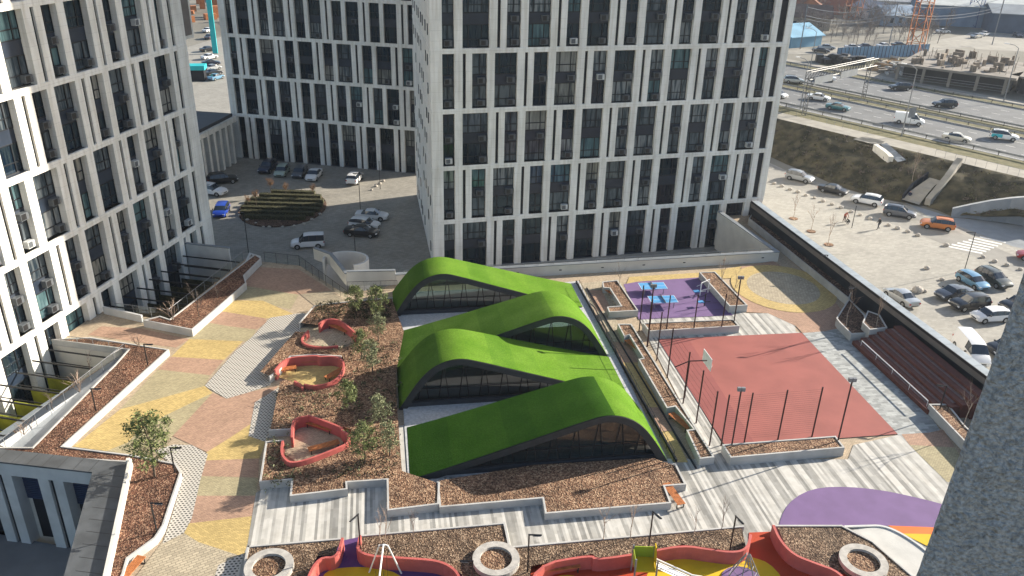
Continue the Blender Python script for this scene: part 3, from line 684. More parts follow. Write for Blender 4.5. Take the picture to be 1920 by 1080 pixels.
# central bed: three lobes round the coral nooks, one planter
planter([(560, 605), (588, 573), (620, 568), (736, 557), (760, 620), (745, 700), (748, 770), (757, 880), (825, 903), (823, 945), (726, 957), (725, 899), (651, 904), (652, 917), (543, 930), (546, 899), (486, 904), (498, 827), (532, 824), (536, 860), (578, 866), (650, 830), (655, 805), (580, 782), (550, 795), (547, 805), (503, 807), (522, 714), (536, 708), (570, 720), (598, 724), (630, 712), (645, 685), (640, 668), (590, 665), (545, 668), (524, 693), (506, 706), (484, 696), (552, 619), (578, 620), (576, 644), (600, 650), (640, 650), (672, 640), (655, 612), (625, 600), (600, 603), (598, 610)], .66, 'large white-walled mulch bed with pines and coral seating nooks left of the green roofs', runs=[(0, 3), (8, 18), (23, 26), (33, 37), (45, 45)][:4])
planter([(819, 903), (824, 951), (1017, 934), (1022, 963), (1259, 943), (1247, 911), (1287, 908), (1268, 870), (1225, 855), (1000, 868), (820, 898)], .62, 'long stepped mulch bed directly in front of the nearest green roof', runs=[(0, 7)])
planter([(1129, 528), (1158, 525), (1197, 582), (1142, 585), (1138, 575), (1164, 573), (1143, 540), (1131, 539)], .7, 'small notched mulch planter with a bench, left of the purple table area')
planter([(1311, 510), (1341, 509), (1402, 572), (1368, 574)], .8, 'slanting mulch box planter at the right edge of the purple table area')
planter([(1205, 605), (1375, 598), (1387, 611), (1217, 621)], .8, 'horizontal white mulch planter above the red court')
planter([(1158, 607), (1184, 607), (1340, 857), (1312, 860), (1287, 806), (1300, 804), (1266, 762), (1250, 765), (1197, 673), (1206, 671), (1180, 628), (1170, 631)], .7, 'long narrow mulch planter with two bench recesses between court and walk')
planter([(1354, 833), (1567, 817), (1584, 839), (1370, 858)], .8, 'mulch box planter at the near edge of the red court')
planter([(1592, 559), (1568, 596), (1572, 602), (1596, 626), (1630, 624), (1622, 590)], .85, 'angular mulch planter under the dark wall holding a birch and a lamp', 'soil')
planter([(1627, 582), (1617, 604), (1631, 618), (1664, 614), (1650, 590)], 1.5, 'small mossy planter tucked behind the angular one, at the top of the brown steps', 'soil')
planter([(1741, 757), (1778, 757), (1812, 800), (1870, 850), (1850, 870)], .85, 'white mulch planter at the lower end of the brown steps, touching the stucco wall')
a0, a1 = G(1404, 409, .9), G(1592, 560, .9); b0 = wr0+Vector((-.15, 0, 0))+wdir*2.2; b1 = b0+wdir*((a1-a0).length)
planter([a0, a1, b1, b0], .9, 'long dark narrow bed running below the tall black wall', 'soil', px=False)
planter([(464, 1023), (642, 1008), (632, 1042), (598, 1043), (572, 1090), (560, 1150), (448, 1150), (456, 1060)], .55, 'brown mulch bed with a stone ring at the lower left of the strip paving', 'mulch_old', runs=[(0, 1), (6, 8)])
planter([(674, 1003), (947, 979), (957, 1024), (1394, 985), (1404, 1030), (1375, 1034), (1280, 1022), (1214, 1038), (1120, 1049), (1110, 1040), (1000, 1062), (985, 1150), (890, 1150), (862, 1076), (822, 1055), (760, 1047), (668, 1042)], .55, 'widest mulch bed at the bottom, above the coral playground walls', 'mulch_old', runs=[(0, 3)])
planter([(1453, 984), (1578, 984), (1637, 1014), (1760, 1120), (1640, 1140), (1585, 1078), (1530, 1060), (1492, 1045), (1470, 1020)], .55, 'mulch bed with stone ring at lower right beside the purple field', 'mulch_old', runs=[(0, 3)])
# coral walls
def coral(pts, h, label, z=.0, closed=False, t=.16, cz=None, cat='wall'):
    P = chaikin([G(a, b, h) for a, b in pts], 2, closed); mb = MB(); mb.wall(P, t, z, h, closed)
    return single('curved_wall', mb, M['coral'], (P[0].x, P[0].y, 0), label, cat)
coral([(598, 607), (606, 600), (622, 597), (640, 601), (664, 621), (668, 626)], 1.0, 'coral curved wall round the back of the top seating nook')
coral([(578, 619), (566, 632), (566, 641), (580, 648), (605, 651), (634, 648)], .8, 'low coral wall curving along the front of the top seating nook')
coral([(515, 694), (530, 676), (548, 669), (597, 666), (597, 669), (625, 667), (641, 673), (646, 684), (640, 700), (625, 716), (590, 724), (570, 720)], 1.0, 'coral wall wrapping round the middle seating nook')
coral([(552, 714), (567, 722), (567, 728)], .9, 'short coral wall end at the mouth of the middle seating nook')
coral([(547, 820), (548, 792), (556, 783), (575, 780), (580, 778), (642, 801), (640, 806), (655, 815), (655, 828), (640, 837), (575, 862), (545, 868), (532, 858), (527, 845), (530, 826)], 1.0, 'coral wall wrapping round the lowest seating nook')
coral([(642, 1008), (632, 1046), (598, 1044), (575, 1085), (560, 1150)], 1.05, 'coral playground wall at the left of the deep purple entrance')
coral([(675, 1003), (668, 1040), (760, 1046), (820, 1050), (850, 1064), (864, 1085), (868, 1150)], 1.05, 'coral playground wall curving right behind the white swing frame')
coral([(990, 1150), (999, 1060), (1110, 1040), (1116, 1050), (1214, 1035), (1280, 1022), (1330, 1030), (1378, 1036), (1402, 1028), (1408, 1002)], 1.05, 'long coral wall above the red and yellow playground')
coral([(1450, 984), (1462, 1012), (1488, 1040), (1530, 1056), (1575, 1072), (1600, 1110)], 1.05, 'coral wall along the left side of the lower right mulch bed')
# nook floors
for m, pts in (('paver_sand', [(560, 612), (600, 606), (640, 606), (668, 640), (640, 652), (575, 648)]), ('paver_yellow', [(512, 705), (545, 676), (640, 676), (640, 705), (600, 728), (560, 722)]), ('paver_beige', [(500, 815), (548, 806), (560, 790), (650, 815), (640, 838), (560, 870), (530, 850), (528, 828)])): patch(m, pts, .068)
# ring seats
def ring(px, py, label):
    c = G(px, py, .55); mb = MB(); n = 40
    for i in range(n):
        a, b = 2*math.pi*i/n, 2*math.pi*(i+1)/n; ri, ro = .98, 1.45
        q = [(c.x+r*math.cos(t), c.y+r*math.sin(t)) for r, t in ((ri, a), (ri, b), (ro, b), (ro, a))]
        mb.add([(x, y, z) for z in (.45, .8) for x, y in q], [(4, 7, 6, 5), (0, 4, 5, 1), (3, 2, 6, 7)])
    r = place('ring_seat', label, 'seat', (c.x, c.y, .45)); mb.build('ring', mat('ring_concrete', (.42, .395, .36), .85, .15, 3), r)
    mb = MB(); mb.sheet([(c.x+.99*math.cos(i*math.pi/16), c.y+.99*math.sin(i*math.pi/16)) for i in range(32)], .62); mb.build('mulch_bed', M['mulch'], r)
ring(505, 1066, 'round stone ring seat in the lower left mulch bed'); ring(930, 1052, 'round stone ring seat in the middle of the bottom mulch bed'); ring(1618, 1056, 'round stone ring seat in the lower right mulch bed')

# ================= SUNKEN GARDENS =================
pitfloor = mat('garden_turf', (.03, .045, .014), .95, .4, 2, .5, 20, col2=(.07, .08, .02))
ygreen = mat('yellow_green_wall', (.34, .34, .03), .8, .15, 1.5)
for (s0, s1, lab) in ((sA0, sA1, 'upper'), (sB0, sB1, 'lower')):
    mb = MB(); mb.sheet([FL(s0, -.6), FL(s0, pw), FL(s1, pw), FL(s1, -.6)], -3.95)
    single('garden_floor', mb, pitfloor, FL(s0, pw/2, -3.95), None, None, kind='structure')
    n = 7 if lab == 'upper' else 8
    for i in range(n):
        s = s0+(s1-s0)*(i+.5)/n; mb = MB()
        a, b = FL(s, .1), FL(s, pw-.05); mb.wall([a, b], .07, .0, .14); mb.wall([a, b], .05, -1.2, -1.12)
        single('pergola_beam', mb, M['black'], FL(s, pw/2, 0), 'thin black beam spanning the %s sunken garden' % lab, 'beam', 'black beams over the %s sunken garden' % lab)
    for i in range(n-1):
        s = s0+(s1-s0)*(i+1)/n; mb = MB(); mb.wall([FL(s, .2), FL(s, pw-2.4)], .12, -4, -2.2)
        single('garden_partition', mb, ygreen if lab == 'lower' else M['hedge'], FL(s, 3, -4), 'yellow-green partition between the small gardens of the lower pit' if lab == 'lower' else 'dark hedge partition between the small gardens of the upper pit', 'partition', 'partitions in the %s sunken garden' % lab)
def balustrade(pts, h, label, z=0, glass=True, bars=0, dark=False):
    r = place('railing', label, 'railing', (pts[0][0], pts[0][1], z)); mb = MB(); P = [Vector((p[0], p[1], z)) for p in pts]
    for a, b in zip(P, P[1:]):
        mb.tube([a+Vector((0, 0, h)), b+Vector((0, 0, h))], .025, 5)
        k = max(1, round((b-a).length/1.6))
        for i in range(k+1): q = a.lerp(b, i/k); mb.tube([q, q+Vector((0, 0, h))], .022, 5)
        if bars:
            k = int((b-a).length/bars)
            for i in range(k): q = a.lerp(b, i/k); mb.tube([q+Vector((0, 0, .08)), q+Vector((0, 0, h))], .010, 3)
    mb.build('rail', M['black'] if bars or dark else M['steel'], r)
    if glass:
        mb = MB()
        for a, b in zip(P, P[1:]): mb.add([a+Vector((0, 0, .06)), b+Vector((0, 0, .06)), b+Vector((0, 0, h-.06)), a+Vector((0, 0, h-.06))], [(0, 1, 2, 3)])
        mb.build('glass_panel', GLASS, r)
GLASS = bpy.data.materials.new('clear_glass'); GLASS.use_nodes = True; N, L, b = nodes(GLASS)
tr = N.new('ShaderNodeBsdfTransparent'); gl = N.new('ShaderNodeBsdfGlossy'); gl.inputs['Roughness'].default_value = .03; mxs = N.new('ShaderNodeMixShader'); fr = N.new('ShaderNodeFresnel'); fr.inputs[0].default_value = 1.45
ad = N.new('ShaderNodeMath'); ad.operation = 'ADD'; ad.inputs[1].default_value = .05; L.new(fr.outputs[0], ad.inputs[0]); tr.inputs[0].default_value = (.82, .88, .88, 1)
L.new(ad.outputs[0], mxs.inputs[0]); L.new(tr.outputs[0], mxs.inputs[1]); L.new(gl.outputs[0], mxs.inputs[2]); L.new(mxs.outputs[0], N['Material Output'].inputs[0])
balustrade([FL(sA1, 1.5), FL(sA1, pw+.1), FL(sA0-.5, pw+.1)], 1.1, 'glass railing round the upper sunken garden')
balustrade([FL(sB0, .8), FL(sB0, pw+.1), FL(sB1, pw+.1)], 1.1, 'glass railing round the lower sunken garden')
mb = MB(); mb.wall([FL(sA0, 0), FL(sA0, pw*.75)], .25, -4, 1.15); mb.wall([FL(sA0+.02, -.1), FL(sA0+.02, pw*.75+.1)], .4, 1.151, 1.23, m=1)
single('end_wall', mb, [M['white'], M['cap']], FL(sA0, 2, 0), 'white wall with dark coping closing the far end of the upper sunken garden', 'wall')
mb = MB(); mb.wall([FL(sA1-.3, .4), G(268, 604, 0)], .2, 0, .75); single('low_wall', mb, M['white'], FL(sA1, 2, 0), 'low white wall between the building pillar and the upper planter', 'wall')
# ================= LOWER LEFT PORTAL =================
CZ = .85
pa, pb, pc = G(-30, 838, CZ), G(242, 868, CZ), G(196, 880, CZ)
mb = MB()
dirn = (pb-pa).normalized(); nn = Vector((dirn.y, -dirn.x, 0))
B1 = pb-nn*0; A1_ = pa-dirn*6
in1 = 1.35
arm = (G(195, 1080, CZ)-G(240, 872, CZ)).normalized(); arn = Vector((arm.y, -arm.x, 0))
endp = B1+arm*26
Icor = B1-dirn*1.9+nn*in1
inner_end = Icor+arm*25
port = place('portal_frame', 'grey-capped colonnade frame in the lower left corner, open above a sunken yard', 'building', (B1.x, B1.y, -4))
T = None
mb = MB(); mb.prism([V2(A1_), V2(B1), V2(endp), V2(inner_end), V2(Icor), V2(A1_+nn*in1)], CZ-.12, CZ)
k = 0
while k*1.15 < 16:   # joints of the coping tiles
    p = B1-dirn*(k*1.15+2.2); mb.wall([p+nn*.02, p+nn*(in1-.02)], .03, CZ, CZ+.006, m=1); p = B1+arm*(k*1.15+1.6); q = p-dirn*1.86; mb.wall([p, q], .03, CZ, CZ+.006, m=1); k += 1
mb.build('coping', [mat('dark_coping', (.085, .092, .10), .5, .15, .9, dirt=(.5, .7)), M['black']], port)
mb = MB()
az1 = math.atan2(dirn.y, dirn.x)
c1 = Icor; wl = (Icor-A1_-nn*in1).length
T = Matrix.Translation(Vector((A1_.x, A1_.y, 0))+nn*in1) @ Matrix.Rotation(az1, 4, 'Z')
mb.box(0, wl+.5, .06, 1.2, -.35, CZ-.125, 0, T)
x = wl-1.6; pat = [(1.0, .33, 0), (.75, 2.1, 1)]; i = 0
xs = []
x = wl+.4
for w_, gap, kd in [(.9, 2.0, 1), (.75, .36, 0), (.8, 2.0, 1), (.75, .36, 0), (.8, 2.0, 1), (.75, .36, 0), (.8, 2., 1), (.75, .36, 0), (.8, 2, 1)]:
    mb.box(x-w_, x, .063, 1.19, -6.8, -.351, 0, T); xs.append((x-w_-gap, x-w_, kd)); x -= w_+gap
T3 = Matrix.Translation(Vector((Icor.x, Icor.y, 0))) @ Matrix.Rotation(math.atan2(arm.y, arm.x), 4, 'Z')
mb.box(.2, 25, .06, 1.5, -6.8, CZ-.125, 0, T3)
mb.build('wall', M['white'], port)
mb = MB()
for a_, b_, kd in xs:
    if kd:
        for i in range(13): mb.box(a_, b_, .9, 1.0, -.95-i*.17, -.85-i*.17, 0, T)
        mb.box(a_, b_, 1.05, 1.18, -6.7, -.36, 1, T)
    else: mb.box(a_, b_, .3, .4, -6.8, -.36, 1, T)
mb.build('louvre', [mat('blue_louvre', (.03, .05, .11), .5, .1, 2), M['core']], port)
mb = MB(); mb.wall([V2(B1+arm*0), V2(endp)], .22, 0, CZ+.35, side=1); mb.wall([V2(B1), V2(B1+arm*.3)], .22, 0, 1.3)
mb.build('parapet', M['concrete'], port)
mb = MB(); mb.sheet([A1_-dirn*4, Icor-dirn*0+nn*.1, inner_end, inner_end-dirn*20], -6.6); single('yard_floor', mb, M['asphalt'], (Icor.x-4, Icor.y-3, -6.6), None, None, kind='structure')
# ================= GREEN ROOFS =================
def turf():
    m = mat('turf', (.095, .205, .018), .95, .1, .4, col2=(.13, .25, .03)); N, L, b = nodes(m)
    g = N.new('ShaderNodeNewGeometry'); n = N.new('ShaderNodeTexNoise'); n.inputs['Scale'].default_value = 7; n.inputs['Detail'].default_value = 9; n.inputs['Roughness'].default_value = .8; L.new(g.outputs['Position'], n.inputs['Vector'])
    r = N.new('ShaderNodeValToRGB'); r.color_ramp.elements[0].position = .3; r.color_ramp.elements[0].color = (.5, .52, .5, 1); r.color_ramp.elements[1].position = .7; r.color_ramp.elements[1].color = (1.15, 1.15, 1.1, 1)
    L.new(n.outputs['Fac'], r.inputs['Fac']); src = b.inputs['Base Color'].links[0].from_socket
    L.new(mulmix(N, L, src, r.outputs['Color']), b.inputs['Base Color'])
    v = rotated_uv(N, L, 9.5); sx = N.new('ShaderNodeSeparateXYZ'); L.new(v, sx.inputs[0])
    k1 = N.new('ShaderNodeMath'); k1.operation = 'MULTIPLY'; k1.inputs[1].default_value = .5; L.new(sx.outputs[0], k1.inputs[0]); k2 = N.new('ShaderNodeMath'); k2.operation = 'FLOOR'; L.new(k1.outputs[0], k2.inputs[0])
    wn = N.new('ShaderNodeTexWhiteNoise'); wn.noise_dimensions = '1D'; L.new(k2.outputs[0], wn.inputs['W']); r3 = N.new('ShaderNodeValToRGB'); r3.color_ramp.elements[0].color = (.84, .87, .84, 1); r3.color_ramp.elements[1].color = (1.08, 1.04, 1.0, 1); L.new(wn.outputs[0], r3.inputs['Fac'])
    L.new(mulmix(N, L, b.inputs['Base Color'].links[0].from_socket, r3.outputs['Color']), b.inputs['Base Color'])
    bp = N.new('ShaderNodeBump'); bp.inputs['Strength'].default_value = .6; bp.inputs['Distance'].default_value = .05; L.new(n.outputs['Fac'], bp.inputs['Height']); L.new(bp.outputs['Normal'], b.inputs['Normal'])
    b.inputs['Specular IOR Level'].default_value = .05; return m
M['turf'] = turf()
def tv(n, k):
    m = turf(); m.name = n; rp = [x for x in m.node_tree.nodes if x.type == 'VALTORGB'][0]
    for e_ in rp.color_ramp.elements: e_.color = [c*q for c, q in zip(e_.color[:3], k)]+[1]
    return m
M['turf_mid_shade'] = tv('turf_half_shade', (.78, .78, 1)); M['turf_deep_shade'] = tv('turf_deep_shade', (.28, .40, .35))  # darker turf copies: shade of slopes turned from the sun, put into the colour
CAZ = 9.3; CD = ax(CAZ); CN = ax(CAZ+90)
PROF = [(0, 0), (.45, .75), (.95, 1.55), (1.45, 2.3), (1.95, 2.95), (2.5, 3.5), (3.1, 3.92), (3.8, 4.22), (4.6, 4.38), (5.4, 4.33), (6.2, 4.12), (7.4, 3.74), (8.8, 3.27), (10.2, 2.81), (11.6, 2.35), (13, 1.89), (14.4, 1.44), (15.8, 1.0), (17.2, .56), (18.9, .08)]
def fine(P, n=3):
    out = []
    for i in range(len(P)-1):
        p0, p1, p2, p3 = P[max(0, i-1)], P[i], P[i+1], P[min(len(P)-1, i+2)]
        for k in range(n):
            t = k/n; out.append(tuple(.5*((2*p1[j])+(-p0[j]+p2[j])*t+(2*p0[j]-5*p1[j]+4*p2[j]-p3[j])*t*t+(-p0[j]+3*p1[j]-3*p2[j]+p3[j])*t**3) for j in (0, 1)))
    out.append(P[-1]); return out
PF = fine(PROF)
def canopy(O, flip, depth, label, far, near, sp):
    """O: front left foot; the crest is near the left foot, or the right when flipped"""
    W = 18.9; r = place('grass_roof_pavilion', label, 'pavilion', (O.x, O.y, 0))
    def pt(s, d, z): q = O+CD*((W-s) if flip else s)+CN*d; return Vector((q.x, q.y, z))
    nd = 8; hb = lambda d: 1-.15*(d/depth)
    mb = MB(); vs = []; n = len(PF)
    for s, z in PF:
        for j in range(nd+1): d = depth*j/nd; vs.append(pt(s, d, z*hb(d)+.02+(.012*noise.noise(Vector((s*3, d*3, 1))))))
    fs = [(i*(nd+1)+j, (i+1)*(nd+1)+j, (i+1)*(nd+1)+j+1, i*(nd+1)+j+1) if not flip else (i*(nd+1)+j, i*(nd+1)+j+1, (i+1)*(nd+1)+j+1, (i+1)*(nd+1)+j) for i in range(n-1) for j in range(nd)]
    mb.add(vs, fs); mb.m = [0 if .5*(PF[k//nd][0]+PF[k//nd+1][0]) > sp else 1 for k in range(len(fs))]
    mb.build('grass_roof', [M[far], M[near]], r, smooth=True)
    # dark fascia on both edges and soffit
    def off(i, t):
        a = Vector(PF[max(0, i-1)]); b = Vector(PF[min(n-1, i+1)]); d = (b-a).normalized(); return (PF[i][0]+d.y*t, PF[i][1]-d.x*t)
    mb = MB(); T_ = .55
    for dd, sgn in ((-.06, 1), (depth+.06, -1)):
        vo = []; 
        for i in range(n):
            s, z = PF[i]; s2, z2 = off(i, T_); f = hb(max(0, min(depth, dd)))
            s2 = min(max(s2, .0), W); z2 = max(z2, 0)
            vo += [pt(s, dd, z*f-.02), pt(s2, dd, z2*f), pt(s, dd+.3*sgn, z*f-.02), pt(s2, dd+.3*sgn, z2*f)]
        for i in range(n-1):
            a = i*4; mb.add([vo[k] for k in (a, a+1, a+2, a+3, a+4, a+5, a+6, a+7)], [(0, 4, 5, 1), (2, 3, 7, 6), (0, 2, 6, 4), (1, 5, 7, 3)])
    vs = []
    for i in range(n):
        s, z = PF[i]
        for d in (0, depth): vs.append(pt(s, d, z*hb(d)-.1))
    mb.add(vs, [(i*2, i*2+1, i*2+3, i*2+2) for i in range(n-1)])
    mb.build('edge_fascia', mat('dark_fascia', (.028, .032, .036), .55, .15, 2, spec=.4), r)
    # glazing set back, mullions leaning, low plinth
    for dd, nm in ((.55, 'glazing'), (depth-.5, 'glazing')):
        mb = MB(); vs = []
        for i in range(n):
            s, z = PF[i]
            if s < .6 or s > 15.6: continue
            vs += [pt(s, dd, 0.02), pt(s, dd, max(.03, z*hb(dd)-.35))]
        mb.add(vs, [(i*2, i*2+2, i*2+3, i*2+1) for i in range(len(vs)//2-1)]); mb.build(nm, TGLASS, r)
    mb = MB()
    rg = random.Random(int(O.y*10))
    for s in [1.6+.82*i for i in range(16)]:
        lean = .32 if int(s/.82) % 2 else -.32
        z = [q[1] for q in PF if q[0] <= s+lean][-1]*hb(.5)-.35
        if z > .5: mb.tube([pt(s, .45, .5), pt(s+lean*(z/3), .45, z)], .035, 4)
    mb.wall([pt(.9, .45, 0), pt(15.8, .45, 0)], .12, .45, .55); mb.wall([pt(.9, .45, 0), pt(13.2, .45, 0)], .06, 1.5, 1.55)
    mb.build('mullion', M['black'], r)
    mb = MB(); mb.wall([pt(.7, .3, 0), pt(16.5, .3, 0)], .3, 0, .45); mb.build('plinth', mat('plinth_grey', (.035, .04, .05), .7, .1, 2), r)
    mb = MB(); mb.sheet([pt(.6, .6, 0), pt(16.8, .6, 0), pt(16.8, depth-.4, 0), pt(.6, depth-.4, 0)], .09); mb.build('floor', mat('pale_floor', (.38, .39, .40), .5, .08, 1), r)
TGLASS = GLASS.copy(); TGLASS.name = 'tinted_glass'; TGLASS.node_tree.nodes['Transparent BSDF'].inputs[0].default_value = (.42, .52, .52, 1)
canopy(G(768, 905, .0)+Vector((0, .25, 0)), True, 6.3, 'nearest and darkest green roof, a grass wave with its crest at the right end', 'turf_deep_shade', 'turf', 4.4)
canopy(G(748, 768, 0), False, 6.2, 'third green roof from the back, a grass wave cresting at its left end', 'turf', 'turf_mid_shade', 3.4)
canopy(G(1140, 669, 0)-CD*18.9, True, 6.4, 'second green roof from the back, a grass wave cresting at its right end', 'turf_mid_shade', 'turf', 5.0)
canopy(G(738, 594, 0), False, 5.6, 'farthest green roof, next to the car park wall, crest at its left end', 'turf', 'turf_mid_shade', 3.2)
# white terrace between the roofs
mb = MB(); mb.sheet([G(742, 560), G(1085, 528), G(1250, 860), G(1160, 880), G(765, 900)], .082)
single('gravel_terrace', mb, mat('pale_gravel', (.46, .47, .48), .8, .15, 6, .4, 30), G(1000, 700), None, None, kind='structure')
# retaining edge strip + rail right of the roofs
e0, e1 = G(1080, 531), G(1268, 868)
mb = MB(); mb.wall([e0, e1], .12, 0, .32); single('edge_wall', mb, M['core'], e0, 'long dark low wall beside the right ends of the green roofs', 'wall')
mb = MB(); mb.wall([G(1100, 541), G(1305, 880)], .10, 0, .15); single('edge_strip', mb, M['core'], G(1100, 541), 'black edging strip along the walk, left of the bench planters', 'kerb')
balustrade([G(1085, 541), G(1262, 866)], 1.0, 'thin black wire railing at the right feet of the green roofs', 0, False, 0, True)

# ================= WALLS AT THE DECK EDGE =================
Zp = 1.15
def capwall(name, pts, t, h, label, capm='cap', wallm='concrete', z=0, over=.05, cat='wall', side=0):
    r = place(name, label, cat, (pts[0][0], pts[0][1], z)); mb = MB(); mb.wall(pts, t, z-.01, h, side=side); mb.build('wall', M[wallm], r)
    mb = MB(); mb.wall(pts, t+over*2, h+.001, h+.09, side=side); mb.build('coping', M[capm], r); return r
pr = [G(742, 533), G(1453, 489), G(1346, 412)]
capwall('parapet', pr, .45, Zp, 'long white parapet with dark coping before the gridded block, bent at its right end')
mb = MB()   # small wall lights
for i in range(9):
    p = pr[0].lerp(pr[1], .08+i*.11); d = (pr[1]-pr[0]).normalized(); nn = Vector((d.y, -d.x, 0))*.24; mb.obox(p+nn, .28, .06, .55, .65, math.atan2(d.y, d.x))
    single('wall_light', mb, M['black'], (p.x, p.y, .6), 'small dark recessed light on the long white parapet', 'light', 'recessed lights of the parapet'); mb = MB()
balustrade([p+Vector((0, .1, 0)) for p in (pr[0].lerp(pr[1], .02), pr[0].lerp(pr[1], .99))], .3, 'low dark rail on top of the long parapet', 1.24, False)
# back-left corner: ramp walls
capwall('parapet', [G(742, 533), G(652, 535)], .3, 1.6, 'white wall with dark top between the farthest green roof and the ramp')
p_ = G(652, 535); capwall('ramp_wall', [p_, G(622, 497), G(622, 497)+Vector((-2.2, 1.6, 0))], .3, 1.3, 'white angled ramp wall with a dark top, near the parked van')
mb = MB(); cc = G(648, 486, .8)
mb.wall([(cc.x+2.4*math.cos(rad(t)), cc.y+2.0*math.sin(rad(t))) for t in range(-60, 200, 12)], .25, -4, .9); single('ramp_wall', mb, M['white'], (cc.x, cc.y, -4), 'rounded white end of the ramp wall beside the dark parked cars', 'wall')
mb = MB(); mb.sheet([G(652, 548), G(742, 545), G(738, 580), G(690, 575), G(640, 568)], .003)
balustrade([G(652, 545), G(745, 542)], 1.0, 'black bar fence behind the small pines at the back of the deck', 0, False, .13)
r_ = balustrade([G(497, 492), G(562, 499), G(652, 566)], 1.25, 'black-framed fence with glass round the top of the ramp', 0, True, 0, True)
mb = MB(); mb.wall([G(488, 490), G(470, 484), G(456, 515)], .25, 0, .6); single('low_wall', mb, M['white'], G(488, 490), 'low white wall at the far corner of the left planter', 'wall')
# long dark wall on the right with pale coping
WT_ = 2.55
ca0, ca1 = G(1409, 377, WT_), G(1852, 708, WT_); wd = (ca1-ca0).normalized(); wn = Vector((-wd.y, wd.x, 0)); ce = ca1+wd*34
r = place('boundary_wall', 'tall black wall with pale tiled coping dividing the plaza from the street car park', 'wall', (ca0.x, ca0.y, -4))
mb = MB(); mb.wall([ca0, ce], .25, 0, 1.75, side=1); mb.build('dark_face', mat('navy_black_panel', (.016, .02, .028), .4, .2, .7), r)
mb = MB(); mb.wall([ca0+wn*.27, ce+wn*.27], .6, -4, WT_-.1, side=1); mb.wall([ca0, ce], .26, 1.76, WT_-.1, side=1); mb.build('wall', mat('brown_grey_panel', (.20, .17, .15), .6, .08, 1), r)
mb = MB(); mb.wall([ca0-wn*.06, ce-wn*.06], .08, WT_-.2, WT_+.06, side=1, m=1)
L_ = (ce-ca0).length; k = 0
while k*1.22 < L_-1: mb.wall([ca0+wd*(k*1.22)+wn*.03, ca0+wd*(k*1.22+1.195)+wn*.03], .95, WT_-.099, WT_+.0, side=1); k += 1
mb.build('coping', [mat('pale_coping', (.30, .34, .37), .5, .12, .9, spec=.5), M['black']], r)

# ================= BROWN STEPS =================
s0, s1 = G(1597, 646, 0), G(1738, 778, 0); sdv = (s1-s0).normalized(); sn = Vector((-sdv.y, sdv.x, 0))
r = place('stepped_seating', 'flight of long red-brown amphitheatre steps under the dark wall', 'steps', s0)
mb = MB(); br = mat('brown_decking', (.13, .042, .030), .7, .15, 3)
for i in range(6):
    mb.wall([s0+sn*(i*.78)+sdv*(i*.0), s1+sn*(i*.78)+sdv*(i*.25)], .8, 0, .42+.27*i, side=1)
mb.build('tier', br, r)
mb = MB()
for i in range(5):
    for j in range(3): pass
    mb.wall([s0+sn*(i*.78+.50)+sdv*.1, s1+sn*(i*.78+.50)], .26, .42+.27*i+.002, .42+.27*i+.03, side=1)
mb.build('tread', mat('grey_brown_tread', (.22, .15, .14), .7, .15, 3), r)
mb = MB(); a, b = s0+sn*.25+sdv*1.0, s1+sn*.25-sdv*.6
mb.tube([a+Vector((0, 0, .95)), b+Vector((0, 0, .95))], .045, 6)
for i in range(5): q = a.lerp(b, i/4); mb.tube([q+Vector((0, 0, .4)), q+Vector((0, 0, .95))], .02, 4)
mb.build('handrail', M['white_metal'], r)

# ================= COURT =================
def post(p, h, r=.06): mb = MB(); mb.tube([p, p+Vector((0, 0, h))], r, 6); return mb
DR = mat('dark_red_brown_metal', (.035, .012, .014), .5, .1, 2)
def court_fence(pts, h, label, wires=0, rails=True):
    r = place('court_fence', label, 'fence', (pts[0].x, pts[0].y, 0))
    for p in pts: post(p, h).build('post', DR, r)
    mb = MB()
    for a, b in zip(pts, pts[1:]):
        for i in range(wires): z = .5+(h-.7)*i/(wires-1); mb.tube([a+Vector((0, 0, z)), b+Vector((0, 0, z))], .007, 3, cap=False)
    if wires: mb.build('net', DR, r)
lf = [G(a, b) for a, b in [(1198, 622), (1214, 650), (1231, 676), (1251, 708), (1280.6, 757), (1305, 794), (1330, 836)]]
court_fence(lf, 4.9, 'tall thin dark posts with fine netting along the left side of the red court', 9)
bf = [G(a, b) for a, b in [(1215, 632), (1248, 630), (1299, 629), (1351, 626)]]
court_fence(bf, 4.3, 'tall thin dark posts at the far side of the red court beside the horizontal planter', 6)
ff = [G(a, b) for a, b in [(1352, 836), (1395, 832), (1458, 826), (1522, 820)]]
court_fence(ff, 4.6, 'netted fence of dark posts behind the near court planter', 22)
# hoop
p = G(1322, 820); r = place('basketball_hoop', 'basketball hoop with white backboard reaching over the red court from its left side', 'hoop', G(1283, 747))
b0 = G(1283, 747); mb = post(b0, 3.6, .07); top = b0+Vector((0, 0, 3.6)); hd = ax(9.5); arm_ = b0+hd*1.5+Vector((0, 0, 3.55)); mb.tube([top-hd*1.2+Vector((0, 0, -.5)), top, arm_], .05, 5); mb.build('pole', DR, r)
mb = MB(); T = Matrix.Translation(arm_) @ Matrix.Rotation(rad(9.5), 4, 'Z'); mb.box(0, .05, -.9, .9, -.5, .6, 0, T); mb.build('backboard', M['white_metal'], r)
mb = MB(); rc = arm_+hd*.32+Vector((0, 0, -.35)); mb.tube([(rc.x+.23*math.cos(t*math.pi/8), rc.y+.23*math.sin(t*math.pi/8), rc.z) for t in range(17)], .015, 4); mb.build('rim', M['rub_red'], r)
mb = MB()
for t in range(12): a = t*math.pi/6; mb.tube([(rc.x+.23*math.cos(a), rc.y+.23*math.sin(a), rc.z), (rc.x+.12*math.cos(a+.3), rc.y+.12*math.sin(a+.3), rc.z-.45)], .008, 3)
mb.build('net', M['white_metal'], r)
